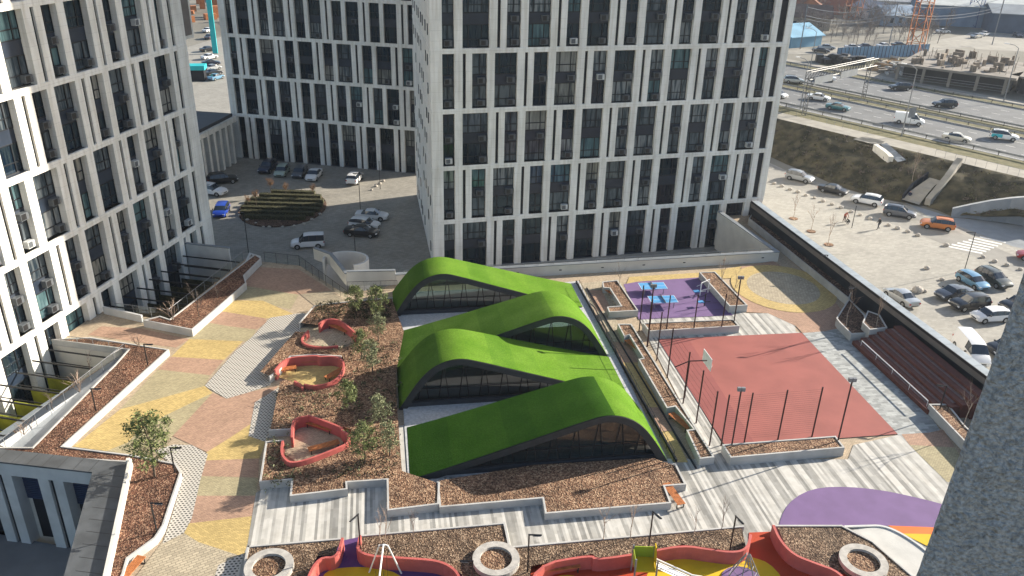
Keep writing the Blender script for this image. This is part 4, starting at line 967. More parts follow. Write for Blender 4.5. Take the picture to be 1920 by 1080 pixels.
# tables
def tt(p, label):
    c = G(*p, .76); r = place('table_tennis_table', label, 'table', (c.x, c.y, 0)); T = Matrix.Translation((c.x, c.y, 0)) @ Matrix.Rotation(rad(8), 4, 'Z')
    mb = MB(); mb.box(-1.4, 1.4, -.8, .8, .72, .77, 0, T); mb.build('tabletop', M['blue_table'], r)
    mb = MB()
    for x in (-1.38, 1.38): mb.box(x-.02, x+.02, -.8, .8, .771, .774, 0, T)
    for y in (-.78, 0, .78): mb.box(-1.36, 1.36, y-.015, y+.015, .7711, .7742, 0, T)
    mb.build('line', M['white_metal'], r)
    mb = MB(); mb.box(-.015, .015, -.9, .9, .775, .92, 0, T); mb.build('net', M['steel'], r)
    for x, y in ((-1, -.6), (1, -.6), (-1, .6), (1, .6)): mb = MB(); mb.box(x-.03, x+.03, y-.03, y+.03, .07, .72, 0, T); mb.build('leg', M['steel'], r)
tt((1224, 536), 'farther blue table tennis table on the purple ground'); tt((1243, 561), 'nearer blue table tennis table on the purple ground')
# exercise machines
def trainer(p, label, big):
    c = G(*p); r = place('exercise_machine', label, 'exercise machine', c); mb = MB(); v = Vector
    mb.tube([c, c+v((0, 0, 1.5))], .06, 6); mb.tube([c+v((-.5, 0, .5)), c+v((.6, .1, .55))], .04, 5); mb.tube([c+v((.1, 0, 1.4)), c+v((-.5, -.2, 1.2))], .03, 5)
    if big: mb.tube([c+v((1, .8, 0)), c+v((1, .8, 1.6))], .05, 6); mb.tube([c+v((0, 0, 1.5)), c+v((1, .8, 1.6))], .04, 5); mb.tube([c+v((.2, .7, .3)), c+v((1, .1, .9))], .04, 5)
    mb.build('frame', M['white_metal'] if big else M['black'], r)
    mb = MB(); mb.obox(c+v((-.4, 0, 0)), .6, .45, .5, .58, .3); mb.build('seat', M['blue_table'], r)
trainer((1312, 555), 'blue and white exercise machine in the shade at the back of the purple ground', True); trainer((1320, 575), 'small exercise machine with a round blue seat on the purple ground', False)

# ================= BENCHES =================
BM = {}
def bench_proto():
    r = thing('slatted_bench', 'x', 'bench'); 
    for i in range(7): pass
    mb = MB()
    for i in range(6): y = -.25+i*.1; mb.box(-1.15, 1.15, y-.04, y+.04, .42, .46)
    mb.build('seat', M['wood'], r, (0, 0, 0))
    for x in (-1, 1):
        mb = MB(); mb.box(x-.03, x+.03, -.28, .28, .0, .04); mb.box(x-.03, x+.03, -.28, -.23, .04, .42); mb.box(x-.03, x+.03, .23, .28, .04, .42); mb.build('leg', M['black'], r, (0, 0, 0))
    return r
bp = bench_proto(); first = True
for (x, y, z, az, lab) in [
    (1147, 556, .0, -60, 'wooden slatted bench in the recess of the small notched planter'),
    (1188, 655, .0, -61, 'wooden slatted bench in the upper recess of the long narrow planter'),
    (1274, 797, .0, -61, 'wooden slatted bench in the lower recess of the long narrow planter'),
    (1262, 935, .1, -72, 'wooden slatted bench at the right end of the stepped mulch bed'),
    (246, 1078, .0, 78, 'wooden bench against the white planter at the bottom left'),
    (575, 684, .0, 8, 'wooden bench against the back wall of the middle coral nook'),
    (631, 706, .0, 55, 'wooden bench along the right side of the middle coral nook'),
    (531, 700, .0, 20, 'small wooden bench at the left mouth of the middle coral nook'),
    (601, 806, .0, -22, 'wooden bench against the back wall of the lowest coral nook'),
    (608, 844, .0, 28, 'wooden bench on the near side of the lowest coral nook'),
    (636, 622, .0, -35, 'wooden bench under the back wall of the top coral nook'),
    (1052, 1072, .1, 12, 'rough brown timber bench inside the red playground'),
]:
    o = bp if first else dup(bp, (0, 0, 0)); first = False; o['label'] = lab; p = G(x, y, z); o.location = p; o.rotation_euler = (0, 0, rad(az))

# ================= LAMPS =================
def lamp(base, z0, h, armdir, label, arm=.75, cat='lamp', r=.05, name='street_lamp'):
    b = G(*base, z0); t = place(name, label, cat, b); mb = MB(); mb.tube([b, b+Vector((0, 0, h))], r, 6); mb.build('pole', M['black'], t)
    if armdir is not None:
        d = ax(armdir); mb = MB(); q = b+Vector((0, 0, h)); mb.tube([q-d*.05, q+d*arm], r*1.05, 5); mb.build('lamp_arm', M['black'], t)
        mb = MB(); mb.obox(q+d*(arm*.62), arm*.6, .12, q.z-.08, q.z-.045, rad(armdir)); mb.build('lamp_head', M['steel'], t)
for a in [((277, 684), .55, 2.0, 5, 'short black path lamp in the left planter nearest the upper garden'), ((180, 770), .55, 2.0, 5, 'short black path lamp halfway down the left planter'),
          ((328, 886), .55, 2.1, 5, 'black path lamp beside the tall left pine'), ((294, 997), .55, 2.3, 0, 'black path lamp in the lower left planter below the pine'),
          ((676, 1033), .5, 2.9, -120, 'dark path lamp at the entrance of the purple play basin'), ((989, 1072), .5, 2.9, 0, 'dark path lamp right of the middle stone ring'),
          ((1216, 1027), .5, 2.9, -55, 'dark path lamp above the yellow play tower'), ((1368, 1033), .5, 2.8, -65, 'dark path lamp near the right end of the bottom mulch bed'),
          ((886, 1100), .5, 2.0, 180, 'dark path lamp cut by the bottom edge, left of the middle stone ring'), ((1762, 767), .8, 2.2, 170, 'black path lamp in the planter at the foot of the brown steps'),
          ((1589, 613), .7, 4.2, 180, 'tall black lamp rising from the angular planter by the dark wall'), ((1546, 508), .8, 1.9, 180, 'black path lamp in the dark bed below the black wall'), ((1500, 468), .8, 1.6, 180, 'small black path lamp farthest up the dark bed')]:
    lamp(*a)
def flood(base, z0, h, label):
    b = G(*base, z0); t = place('floodlight', label, 'floodlight', b); mb = MB(); mb.tube([b, b+Vector((0, 0, h))], .06, 6); mb.build('pole', DR, t)
    mb = MB(); q = b+Vector((0, 0, h)); mb.box(q.x-.28, q.x-.02, q.y-.1, q.y+.1, q.z-.1, q.z+.2); mb.box(q.x+.02, q.x+.28, q.y-.1, q.y+.1, q.z-.1, q.z+.2); mb.build('lamp_head', M['steel'], t)
flood((1213, 650), 0, 6.2, 'tall floodlight mast at the left of the table tennis area'); flood((1376, 604), .7, 4.7, 'floodlight mast at the right end of the horizontal planter')
flood((1372, 835), .7, 4.9, 'floodlight mast at the left end of the near court planter'); flood((1571, 827), .7, 5.4, 'floodlight mast at the right end of the near court planter')

# ================= PLAY EQUIPMENT =================
c = G(722, 1078); r = place('swing_frame', 'white A-frame swing over the purple and yellow play basin', 'swing', c); mb = MB(); v = Vector
for dx in (-.2,):
    t1 = c+v((0, 0, 2.4)); t2 = c+v((.2, -3.2, 2.4))
    for tp, bs in ((t1, c), (t2, c+v((.2, -3.2, 0)))):
        mb.tube([bs+v((-1.0, .1, 0)), tp+v((-.25, 0, -.05)), tp], .05, 6); mb.tube([bs+v((1.0, .1, 0)), tp+v((.25, 0, -.05)), tp], .05, 6)
    mb.tube([t1, t2], .05, 6)
mb.build('frame', M['white_metal'], r)
for k in (.9, 2.1):
    mb = MB(); q = c+v((.1, -k, .5)); mb.box(q.x-.25, q.x+.25, q.y-.1, q.y+.1, .5, .54); 
    for s_ in (-.22, .22): mb.tube([(q.x+s_, q.y, .54), (q.x+s_, q.y, 2.4)], .012, 3)
    mb.build('swing_seat', M['black'], r)
c = G(1205, 1085); r = place('play_tower', 'yellow and green play tower with a slide in the lower playground', 'play tower', c)
for dx, dy in ((-.65, -.6), (.65, -.6), (-.65, .6), (.65, .6)): mb = MB(); mb.tube([c+v((dx, dy, 0)), c+v((dx, dy, 2.1))], .06, 6); mb.build('post', M['steel'], r)
mb = MB(); mb.box(c.x-.65, c.x+.65, c.y-.6, c.y+.6, 1.1, 1.18); mb.build('platform', M['rub_yellow'], r)
mb = MB(); mb.box(c.x-.6, c.x+.6, c.y+.58, c.y+.63, 1.2, 2.0); mb.box(c.x-.67, c.x-.62, c.y-.5, c.y+.5, 1.2, 1.9); mb.build('side_panel', mat('lime_panel', (.30, .38, .03), .5, .05, 1), r)
mb = MB(); mb.add([c+v((.62, -.6, 1.2)), c+v((.67, .6, 1.2)), c+v((.67, .2, 2.3))], [(0, 1, 2)]); mb.box(c.x+.62, c.x+.68, c.y+.2, c.y+.6, 1.2, 2.3); mb.build('gable_panel', M['rub_yellow'], r)
mb = MB(); mb.add([c+v((.7, -.3, 1.15)), c+v((.7, .35, 1.15)), c+v((3.0, .05, .2)), c+v((3.0, -.6, .2)), c+v((3.6, 0, .15)), c+v((3.6, -.65, .15))], [(0, 3, 2, 1), (3, 5, 4, 2)])
mb.tube([c+v((.7, -.3, 1.3)), c+v((3.0, -.6, .35)), c+v((3.6, -.65, .3))], .05, 5); mb.tube([c+v((.7, .35, 1.3)), c+v((3.0, .05, .35)), c+v((3.6, 0, .3))], .05, 5); mb.build('slide', M['white_metal'], r)
c = G(1392, 1095); r = place('climbing_frame', 'violet and steel climbing pyramid on the yellow play surface', 'climbing frame', c); mb = MB()
for i in range(6): a = i*math.pi/3; mb.tube([c+v((1.2*math.cos(a), 1.2*math.sin(a), 0)), c+v((.1*math.cos(a), .1*math.sin(a), 2.4))], .035, 5)
for zz in (.5, 1, 1.5, 2): k = 1.2*(1-zz/2.5); mb.tube([c+v((k*math.cos(i*math.pi/3), k*math.sin(i*math.pi/3), zz)) for i in range(7)], .02, 4)
mb.build('frame', M['steel'], r); mb = MB(); mb.cyl(c, 1.3, .08, .16, 24); mb.build('base', M['purple'], r)

# ================= STUCCO WALL BESIDE THE CAMERA =================
def ray(px, py, hd):
    d = (CX*(px-960)-CU*(py-540)+_f*FPX); k = hd/math.hypot(d.x, d.y); return Vector((0, 0, CAMH))+d*k
p1, p2 = ray(1900, 522, 2.2), ray(1705, 1080, 2.2); dv_ = (p2-p1)/(p2.z-p1.z)
path = []; f1 = Vector((.93, -.36, 0)).normalized(); f2 = Vector((.80, .60, 0)).normalized()
for k in range(12): path.append(f2*(1.2*(1-k/12)+.07))
for k in range(7): t = k/6; path.append(f2*.07*(1-t)**2+f1*.07*t*t)
for k in range(1, 60): path.append(f1*(.07+k*.025))
mb = MB(); nz = 150; z0 = CAMH-3.6; pts = []
for i in range(nz+1):
    z = z0+4.6*i/nz; e = p1+dv_*(z-p1.z)
    for q in path:
        p = e+q; nv = (p-Vector((e.x, e.y, z))-f1*.3-f2*.3).normalized()
        nv = -(f1*.4+Vector((.36, .93, 0))).normalized()
        p = p+nv*(noise.noise(p*7)*.008+noise.noise(p*30)*.012+noise.noise(p*70)*.008); pts.append(p)
R_ = len(path)
mb.add(pts, [(i*R_+j, i*R_+j+1, (i+1)*R_+j+1, (i+1)*R_+j) for i in range(nz) for j in range(R_-1)])
b0_, b1_ = path[0], path[-1]
mb.add([pts[0], pts[R_-1], pts[R_-1]+b0_, pts[nz*R_], pts[nz*R_+R_-1], pts[nz*R_+R_-1]+b0_], [(0, 2, 1), (3, 4, 5), (1, 2, 5, 4), (2, 0, 3, 5)])
single('stucco_wall', mb, M['stucco'], (p1.x, p1.y, z0), 'rough grey stucco wall edge close to the camera at the lower right', 'wall', smooth=True)
# ================= CARS =================
# stations: x, half width, z bottom, z belt, z roof (None: no cabin)
CT = {
 'sedan': dict(L=4.55, W=.90, st=[(-2.27, .70, .35, .78), (-2.2, .80, .28, .92), (-1.85, .87, .24, .98), (-1.35, .9, .22, .98, 1.02), (-.75, .9, .22, .96, 1.38), (-.1, .9, .22, .94, 1.45), (.45, .9, .22, .93, 1.40), (1.1, .9, .22, .92, .97), (1.6, .89, .23, .86), (2.05, .84, .25, .74), (2.27, .70, .32, .58)], gl=(3, 7), wx=(-1.35, 1.4), wr=.32),
 'suv': dict(L=4.5, W=.93, st=[(-2.25, .78, .42, 1.0, 1.05), (-2.15, .86, .34, 1.08, 1.2), (-1.85, .92, .30, 1.08, 1.60), (-1.2, .93, .28, 1.06, 1.68), (-.3, .93, .28, 1.05, 1.68), (.35, .93, .28, 1.04, 1.60), (1.0, .93, .28, 1.04, 1.1), (1.6, .92, .30, .98), (2.05, .86, .32, .86), (2.25, .74, .40, .66)], gl=(1, 6), wx=(-1.35, 1.38), wr=.36),
 'hatch': dict(L=4.1, W=.88, st=[(-2.05, .74, .36, .9, .95), (-1.97, .82, .28, .98, 1.08), (-1.7, .87, .24, .98, 1.38), (-1.0, .88, .22, .96, 1.47), (-.1, .88, .22, .95, 1.48), (.5, .88, .22, .93, 1.40), (1.15, .88, .22, .92, .97), (1.6, .87, .24, .84), (1.9, .82, .26, .72), (2.05, .70, .34, .56)], gl=(1, 6), wx=(-1.25, 1.28), wr=.32),
 'van': dict(L=4.2, W=.88, st=[(-2.1, .82, .34, 1.0, 1.65), (-2.05, .87, .28, 1.05, 1.80), (-1.2, .88, .26, 1.05, 1.83), (-.2, .88, .26, 1.04, 1.83), (.45, .88, .26, 1.03, 1.74), (1.05, .88, .26, 1.0, 1.08), (1.6, .86, .28, .92), (1.95, .80, .30, .78), (2.1, .68, .36, .6)], gl=(1, 5), wx=(-1.3, 1.3), wr=.32),
 'bigvan': dict(L=5.2, W=.98, st=[(-2.6, .92, .38, 1.2, 1.95), (-2.55, .97, .32, 1.22, 2.08), (-1.2, .98, .30, 1.22, 2.12), (.3, .98, .30, 1.2, 2.10), (1.05, .98, .3, 1.18, 1.98), (1.75, .97, .3, 1.15, 1.25), (2.25, .92, .32, 1.02), (2.6, .78, .4, .72)], gl=(3, 5), wx=(-1.65, 1.7), wr=.36),
}
def paint(name, c, metal=.25):
    m = mat('paint_'+name, c, .28, .02, .5, spec=.5, metal=metal, coat=.6); return m
PAINT = {k: paint(k, c, mt) for k, c, mt in [('white', (.72, .73, .74), 0), ('black', (.012, .013, .016), .1), ('silver', (.40, .42, .44), .5), ('grey', (.10, .11, .13), .4), ('darkblue', (.025, .035, .07), .3),
         ('blue', (.015, .06, .42), .2), ('lightblue', (.13, .28, .42), .4), ('orange', (.55, .17, .03), .1), ('teal', (.02, .13, .16), .3), ('mint', (.38, .46, .40), .2), ('green', (.05, .06, .055), .3), ('red', (.35, .02, .02), .1), ('cyan', (.03, .42, .50), 0), ('beige', (.50, .47, .40), .1)]}
def car_proto(kind):
    d = CT[kind]; st = d['st']; r = thing('parked_car', 'x', 'car'); wb = d['wx']
    body, glass = MB(), MB(); ring = []
    for q in st:
        x, w_, zb, zt = q[:4]; roof = q[4] if len(q) > 4 else None
        tum = .76; rf = roof if roof is not None else zt+.05
        wr = w_*(tum if roof is not None and roof-zt > .2 else .86)
        ring.append([(x, -w_*.9, zb), (x, -w_, zb+.12), (x, -w_, (zb+zt)/2+.05), (x, -w_*.95, zt), (x, -wr, rf-.05), (x, -wr*.6, rf), (x, wr*.6, rf), (x, wr, rf-.05), (x, w_*.95, zt), (x, w_, (zb+zt)/2+.05), (x, w_, zb+.12), (x, w_*.9, zb)])
    g0, g1 = d['gl']; n = 12
    for i in range(len(ring)-1):
        cab = g0 <= i < g1
        for j in range(n-1):
            f = [ring[i][j], ring[i][j+1], ring[i+1][j+1], ring[i+1][j]]
            tgt = body
            if cab and j in (3, 7): tgt = glass
            dz = abs(ring[i][5][2]-ring[i+1][5][2])
            if j in (4, 5, 6) and dz > .25 and cab: tgt = glass
            if kind == 'bigvan' and j in (3, 7) and i < 3: tgt = body
            tgt.add(f, [(0, 3, 2, 1)])
        body.add([ring[i][0], ring[i][11], ring[i+1][11], ring[i+1][0]], [(0, 3, 2, 1)][:1])
    body.add(ring[0], [tuple(range(n))]); body.add(ring[-1], [tuple(range(n-1, -1, -1))])
    for x in wb:   # dark wheel arches, as part of the body
        for s_ in (-1, 1):
            w_ = d['W']; body.add([(x+(d['wr']+.07)*math.cos(a*math.pi/10), s_*(w_+.006), max(.24, .32+(d['wr']+.07)*math.sin(a*math.pi/10))) for a in range(0, 11)], [tuple(range(11)) if s_ < 0 else tuple(range(10, -1, -1))], 1)
    for i in range(g0, g1+1):
        for s_ in (0, 1):
            a, b = ring[i][3 if not s_ else 8], ring[i][4 if not s_ else 7]
            if b[2]-a[2] > .2: body.tube([Vector(a), Vector(b)], .035, 4, 1)
    me = body.mesh('body', [PAINT['white'], M['black']]); bm = bmesh.new(); bm.from_mesh(me); bmesh.ops.remove_doubles(bm, verts=bm.verts, dist=.002); bmesh.ops.recalc_face_normals(bm, faces=bm.faces); bm.to_mesh(me); bm.free()
    me.polygons.foreach_set('use_smooth', [True]*len(me.polygons))
    try: me.set_sharp_from_angle(angle=rad(32))
    except Exception: pass
    link('body', me, r)
    glass.build('windows', M['carglass'], r, (0, 0, 0))
    rw = d['wr']
    for x in wb:
        for s_ in (-1, 1):
            t = MB(); t.tube([(x, s_*(d['W']-.2), rw), (x, s_*(d['W']+.02), rw)], rw, 18); wo = t.build('wheel', M['tyre'], r, (0, 0, 0))
            t = MB(); t.tube([(x, s_*(d['W']), rw), (x, s_*(d['W']+.03), rw)], rw*.62, 12); t.build('rim', M['rim'], wo, (0, 0, 0))
    xf, xr = st[-1][0], st[0][0]; wf, wr_ = st[-1][1], st[0][1]; zf = (st[-1][2]+st[-1][3])/2+.1; zr = st[0][3]-.08
    for s_ in (-1, 1):
        t = MB(); t.box(xf-.22, xf-.02, s_*wf*.95-.16, s_*wf*.95+.10*0+.12, zf-.02, zf+.12); t.build('headlight', M['lamp_clear'], r, (0, 0, 0))
        t = MB(); t.box(xr-.015, xr+.12, s_*wr_*.95-.1, s_*wr_*.95+.1, zr-.12, zr+.06); t.build('tail_light', M['lamp_red'], r, (0, 0, 0))
    t = MB(); t.box(xf-.06, xf+.012, -.4, .4, zf-.16, zf-.02); t.build('grille', M['black'], r, (0, 0, 0)); t = MB(); t.box(xr-.012, xr+.05, -.5, .5, .36, .46); t.build('rear_bumper', M['black'], r, (0, 0, 0))
    for s_ in (-1, 1): t = MB(); t.box(.75, .9, s_*(d['W']+.08)-.09, s_*(d['W']+.08)+.09, .98, 1.1); t.build('mirror', M['black'], r, (0, 0, 0))
    if kind in ('suv',):
        for s_ in (-1, 1): t = MB(); t.tube([(-1.7, s_*.6, 1.70), (.2, s_*.6, 1.70)], .03, 4); t.build('roof_rail', M['black'], r, (0, 0, 0))
    return r
PROTO = {}
def car(kind, col, rear, front, label, z=-4, group=None, name='parked_car', sc=1.0, ln=None):
    A, B = G(*rear, z), G(*front, z); c = (A+B)/2; az = math.atan2(B.y-A.y, B.x-A.x)
    if kind not in PROTO: o = PROTO[kind] = car_proto(kind)
    else: o = dup(PROTO[kind], (0, 0, 0))
    o.name = name; o['label'] = label; o.location = (c.x, c.y, z); o.rotation_euler = (0, 0, az); o.scale = (sc, sc, sc)
    o['category'] = 'van' if 'van' in kind else 'car'
    if group: o['group'] = group
    for ch in o.children:
        if ch.name.startswith('body'): ch.material_slots[0].link = 'OBJECT'; ch.material_slots[0].material = PAINT[col]
    return o
g1 = 'cars in the inner car park'; g2 = 'cars at the kerb below the embankment'; g3 = 'cars parked together in the street car park'; g4 = 'traffic on the highway'
car('suv', 'white', (376, 361), (421, 367), 'white estate half hidden behind the left block', -4, g1)
car('suv', 'black', (400, 345), (436, 341), 'black car in deep shade behind the white estate', -4, g1)
car('hatch', 'blue', (424, 388), (408, 415), 'bright blue car with headlights towards the camera', -4, g1)
car('suv', 'darkblue', (517, 309), (488, 332), 'dark SUV, leftmost of the row facing the hedge island', -4, g1)
car('hatch', 'mint', (537, 317), (521, 337), 'pale green car second in the row facing the hedge island', -4, g1)
car('hatch', 'grey', (572, 319), (553, 340), 'dark grey car third in the row facing the hedge island', -4, g1)
car('sedan', 'white', (600, 322), (578, 346), 'white sedan, rightmost in the row facing the hedge island', -4, g1)
car('suv', 'white', (657, 351), (673, 331), 'white SUV standing alone with its tail to the camera near the lamp post', -4, g1)
car('sedan', 'white', (667, 409), (728, 412), 'white sedan, farthest of the three side by side right of the island', -4, g1)
car('hatch', 'white', (655, 424), (713, 430), 'white hatchback in the middle of the three side by side', -4, g1)
car('sedan', 'black', (650, 439), (707, 443), 'black car, nearest of the three side by side', -4, g1)
car('van', 'white', (607, 461), (548, 464), 'small white passenger van with side windows on the drive', -4, g1)
car('suv', 'silver', (1474, 333), (1523, 344), 'silver estate, leftmost along the kerb below the embankment', -4, g2)
car('sedan', 'black', (1536, 356), (1587, 367), 'black sedan, second along the kerb below the embankment', -4, g2)
car('suv', 'white', (1649, 387), (1599, 377), 'white SUV in the middle of the kerb row', -4, g2)
car('suv', 'grey', (1659, 401), (1712, 410), 'dark grey SUV, fourth along the kerb below the embankment', -4, g2)
car('suv', 'orange', (1784, 432), (1728, 424), 'orange taxi SUV at the end of the kerb row', -4, g2)
car('sedan', 'red', (1965, 492), (1916, 484), 'red car cut off by the right edge of the picture', -4, g2)
car('sedan', 'silver', (1708, 577), (1668, 552), 'silver sedan half hidden by the coping of the black wall', -4, g3)
car('sedan', 'grey', (1820, 552), (1752, 562), 'grey sedan, leftmost of the parked cluster, nose to the left', -4, g3)
car('hatch', 'lightblue', (1798, 521), (1846, 548), 'light blue hatchback under the car park lamp', -4, g3)
car('suv', 'green', (1838, 519), (1884, 543), 'dark grey-green people carrier right of the light blue hatchback', -4, g3)
car('suv', 'black', (1845, 574), (1786, 580), 'black car between the grey sedan and the silver-white hatchback', -4, g3)
car('hatch', 'white', (1893, 598), (1817, 602), 'silver-white hatchback, nearest of the parked cluster', -4, g3)
car('suv', 'black', (1935, 577), (1880, 584), 'black car partly behind the stucco wall edge', -4, g3)
car('suv', 'black', (1905, 660), (1868, 664), 'dark car almost hidden by the stucco wall', -4, g3)
o = car('bigvan', 'white', (1800, 646), (1838, 692), 'white minibus roof showing over the coping of the black wall', -4, g3)
H1 = 1.04
car('suv', 'silver', (1468, 155), (1508, 157), 'silver estate on the far carriageway beside the tower edge', H1, g4, 'moving_car')
car('sedan', 'white', (1564, 153), (1530, 150), 'white car under the sign gantry', H1, g4, 'moving_car')
car('sedan', 'white', (1515, 185), (1554, 190), 'white sedan on the near carriageway by the gantry leg', H1, g4, 'moving_car')
car('sedan', 'teal', (1551, 203), (1590, 209), 'dark teal sedan following the white sedan', H1, g4, 'moving_car')
car('bigvan', 'white', (1676, 229), (1731, 236), 'white delivery van on the near carriageway passing the tall lamp post', H1, g4, 'moving_van')
car('suv', 'black', (1705, 169), (1668, 168), 'black car on the far carriageway left of the dark SUV', H1, g4, 'moving_car')
car('suv', 'black', (1793, 202), (1747, 200), 'big black SUV on the far carriageway', H1, g4, 'moving_car')
car('sedan', 'beige', (1767, 260), (1818, 268), 'pale beige sedan on the near carriageway', H1, g4, 'moving_car')
o = car('suv', 'white', (1855, 258), (1908, 265), 'white and cyan taxi on the near carriageway at the right edge', H1, g4, 'moving_car')
mb = MB()
for s_ in (-1, 1): mb.box(-2.0, -.3, s_*.937-.006, s_*.937+.006, .45, 1.03)
mb.build('cyan_panel', PAINT['cyan'], o, (0, 0, 0))
car('hatch', 'white', (1448, 180), (1467, 184), 'white car just showing past the tower edge', H1, g4, 'moving_car')
rs = random.Random(8); g5 = 'distant cars beyond the highway'
for i, (x, y, x2, y2, k) in enumerate([(1541, 92, 1558, 93, 'silver'), (1590, 92, 1607, 93, 'white'), (1614, 91, 1630, 91, 'darkblue'), (1648, 90, 1664, 89, 'white'), (1678, 88, 1692, 88, 'black'), (1532, 98, 1546, 99, 'black'), (1838, 68, 1852, 66, 'white'), (1822, 72, 1838, 70, 'silver'), (1900, 66, 1915, 72, 'darkblue'), (1760, 62, 1774, 62, 'white')]):
    lab = ['silver car at the left end of the distant street', 'white car behind the blue fence, left of the dark blue one', 'dark blue car behind the blue fence', 'white car behind the blue fence, right of the dark blue one', 'black car behind the right end of the blue fence', 'black car near the black heap', 'white car on the pale yard at far right', 'silver car on the pale yard beside the white car', 'dark blue car at the right edge of the pale yard', 'white car among the trees beside the crane'][i]
    car('sedan', k, (x, y), (x2, y2), lab, H1, g5, 'distant_car')
for i, (x, y, x2, y2, k) in enumerate([(383, 97, 398, 95, 'black'), (384, 112, 402, 109, 'white'), (388, 122, 404, 121, 'darkblue'), (388, 133, 410, 129, 'silver'), (390, 142, 410, 139, 'black'), (398, 151, 412, 147, 'lightblue'), (383, 62, 398, 58, 'white'), (388, 75, 398, 70, 'grey')]):
    lab = ['black car farthest up the gap between the blocks', 'white car below the black one in the gap between the blocks', 'dark blue car in the gap between the blocks', 'silver car in the middle of the gap row', 'black car low in the gap row', 'light blue car nearest in the gap row', 'white car beyond the gap row', 'grey car beside the turquoise pylon'][i]
    car('sedan', k, (x, y), (x2, y2), lab, -4, 'cars in the gap between the blocks', 'distant_car')

# ================= PEOPLE =================
def person(p, z, az, label, cloth, legs, pose='walk', h=1.72):
    b = G(*p, z); k = h/1.72; r = thing('person', label, 'person', b, rad(az))
    st = .26 if pose == 'walk' else .06
    V_ = [(0, 0, .95), (0, 0, 1.18), (0, 0, 1.42), (0, 0, 1.50), (.02, 0, 1.62), (.02, 0, 1.70),
          (0, .10, .90), (st*.5+.05, .11, .50), (st, .11, .07), (st+.16, .12, .03), (0, -.10, .90), (-st*.3+.04, -.11, .50), (-st-.05, -.11, .09), (-st+.1, -.12, .03),
          (0, .19, 1.40), (-.06, .25, 1.14), (.06, .26, .92), (.10, .26, .82), (0, -.19, 1.40), (.03, -.25, 1.14), (.16, -.25, .94), (.22, -.25, .85)]
    Rr = [.14, .12, .14, .055, .09, .07, .085, .065, .045, .035, .085, .065, .045, .035, .065, .048, .038, .03, .065, .048, .038, .03]
    if pose == 'crouch':
        V_ = [(0, 0, .35), (.12, 0, .55), (.30, 0, .72), (.36, 0, .78), (.44, 0, .86), (.48, 0, .92), (0, .1, .33), (.38, .16, .42), (.22, .16, .08), (.38, .16, .03), (0, -.1, .33), (.38, -.16, .42), (.22, -.16, .08), (.38, -.16, .03),
              (.28, .18, .70), (.42, .22, .48), (.56, .12, .36), (.64, .08, .32), (.28, -.18, .70), (.42, -.22, .48), (.56, -.12, .36), (.64, -.08, .32)]
    if pose == 'bend':
        for i in (2, 3, 4, 5, 14, 18): V_[i] = (V_[i][0]+.22+.1*(V_[i][2]-1.42), V_[i][1], V_[i][2]-.10)
        for i in (15, 16, 17, 19, 20, 21): V_[i] = (V_[i][0]+.42, V_[i][1], V_[i][2]-.08)
    E_ = [(0, 1), (1, 2), (2, 3), (3, 4), (4, 5), (0, 6), (6, 7), (7, 8), (8, 9), (0, 10), (10, 11), (11, 12), (12, 13), (2, 14), (14, 15), (15, 16), (16, 17), (2, 18), (18, 19), (19, 20), (20, 21)]
    me = bpy.data.meshes.new('body'); me.from_pydata([tuple(c*k for c in q) for q in V_], E_, []); o = bpy.data.objects.new('body', me); COL.objects.link(o); o.parent = r
    m = o.modifiers.new('skin', 'SKIN'); 
    for i, sv in enumerate(me.skin_vertices[0].data): sv.radius = (Rr[i]*k*1.1, Rr[i]*k*1.1); sv.use_root = (i == 0)
    s_ = o.modifiers.new('sub', 'SUBSURF'); s_.levels = 1; s_.render_levels = 2; m.use_smooth_shade = True
    cm = bpy.data.materials.new('clothes_and_skin'); cm.use_nodes = True; N, L, bs = nodes(cm); tc = N.new('ShaderNodeTexCoord'); sx = N.new('ShaderNodeSeparateXYZ'); L.new(tc.outputs['Object'], sx.inputs[0])
    rp = N.new('ShaderNodeValToRGB'); rp.color_ramp.interpolation = 'CONSTANT'; e = rp.color_ramp.elements
    lv = [(0, (.02, .02, .02)), (.05, legs), (.52, cloth), (.86, (.42, .25, .18)), (.965, (.03, .02, .015))] if pose != 'crouch' else [(0, (.02, .02, .02)), (.05, legs), (.24, cloth), (.46, (.42, .25, .18)), (.52, (.03, .02, .015))]
    e[0].position = 0; e[0].color = (*lv[0][1], 1); e[1].position = lv[1][0]; e[1].color = (*lv[1][1], 1)
    for p_, c_ in lv[2:]: q = e.new(p_); q.color = (*c_, 1)
    dv = N.new('ShaderNodeMath'); dv.operation = 'DIVIDE'; dv.inputs[1].default_value = 1.78*k; L.new(sx.outputs[2], dv.inputs[0]); L.new(dv.outputs[0], rp.inputs[0]); L.new(rp.outputs[0], bs.inputs['Base Color']); bs.inputs['Roughness'].default_value = .8
    me.materials.append(cm); return r
person((1582, 416), -4, -60, 'person in a rust-red jacket standing bent over by the bare trees', (.30, .07, .04), (.10, .04, .03), 'bend')
person((1592, 420), -4, 190, 'person in dark clothes crouching beside the rust-red jacket', (.03, .035, .03), (.03, .03, .035), 'crouch')
person((1646, 430), -4, 200, 'person in black walking across the pale paving', (.015, .016, .02), (.03, .035, .05), 'walk')
person((1861, 414), -4, 20, 'person in black walking by the curved retaining wall', (.015, .016, .02), (.02, .02, .03), 'walk')
person((1703, 378), -4, 60, 'person in dark blue at the foot of the ramp path', (.015, .02, .05), (.02, .02, .03), 'stand')

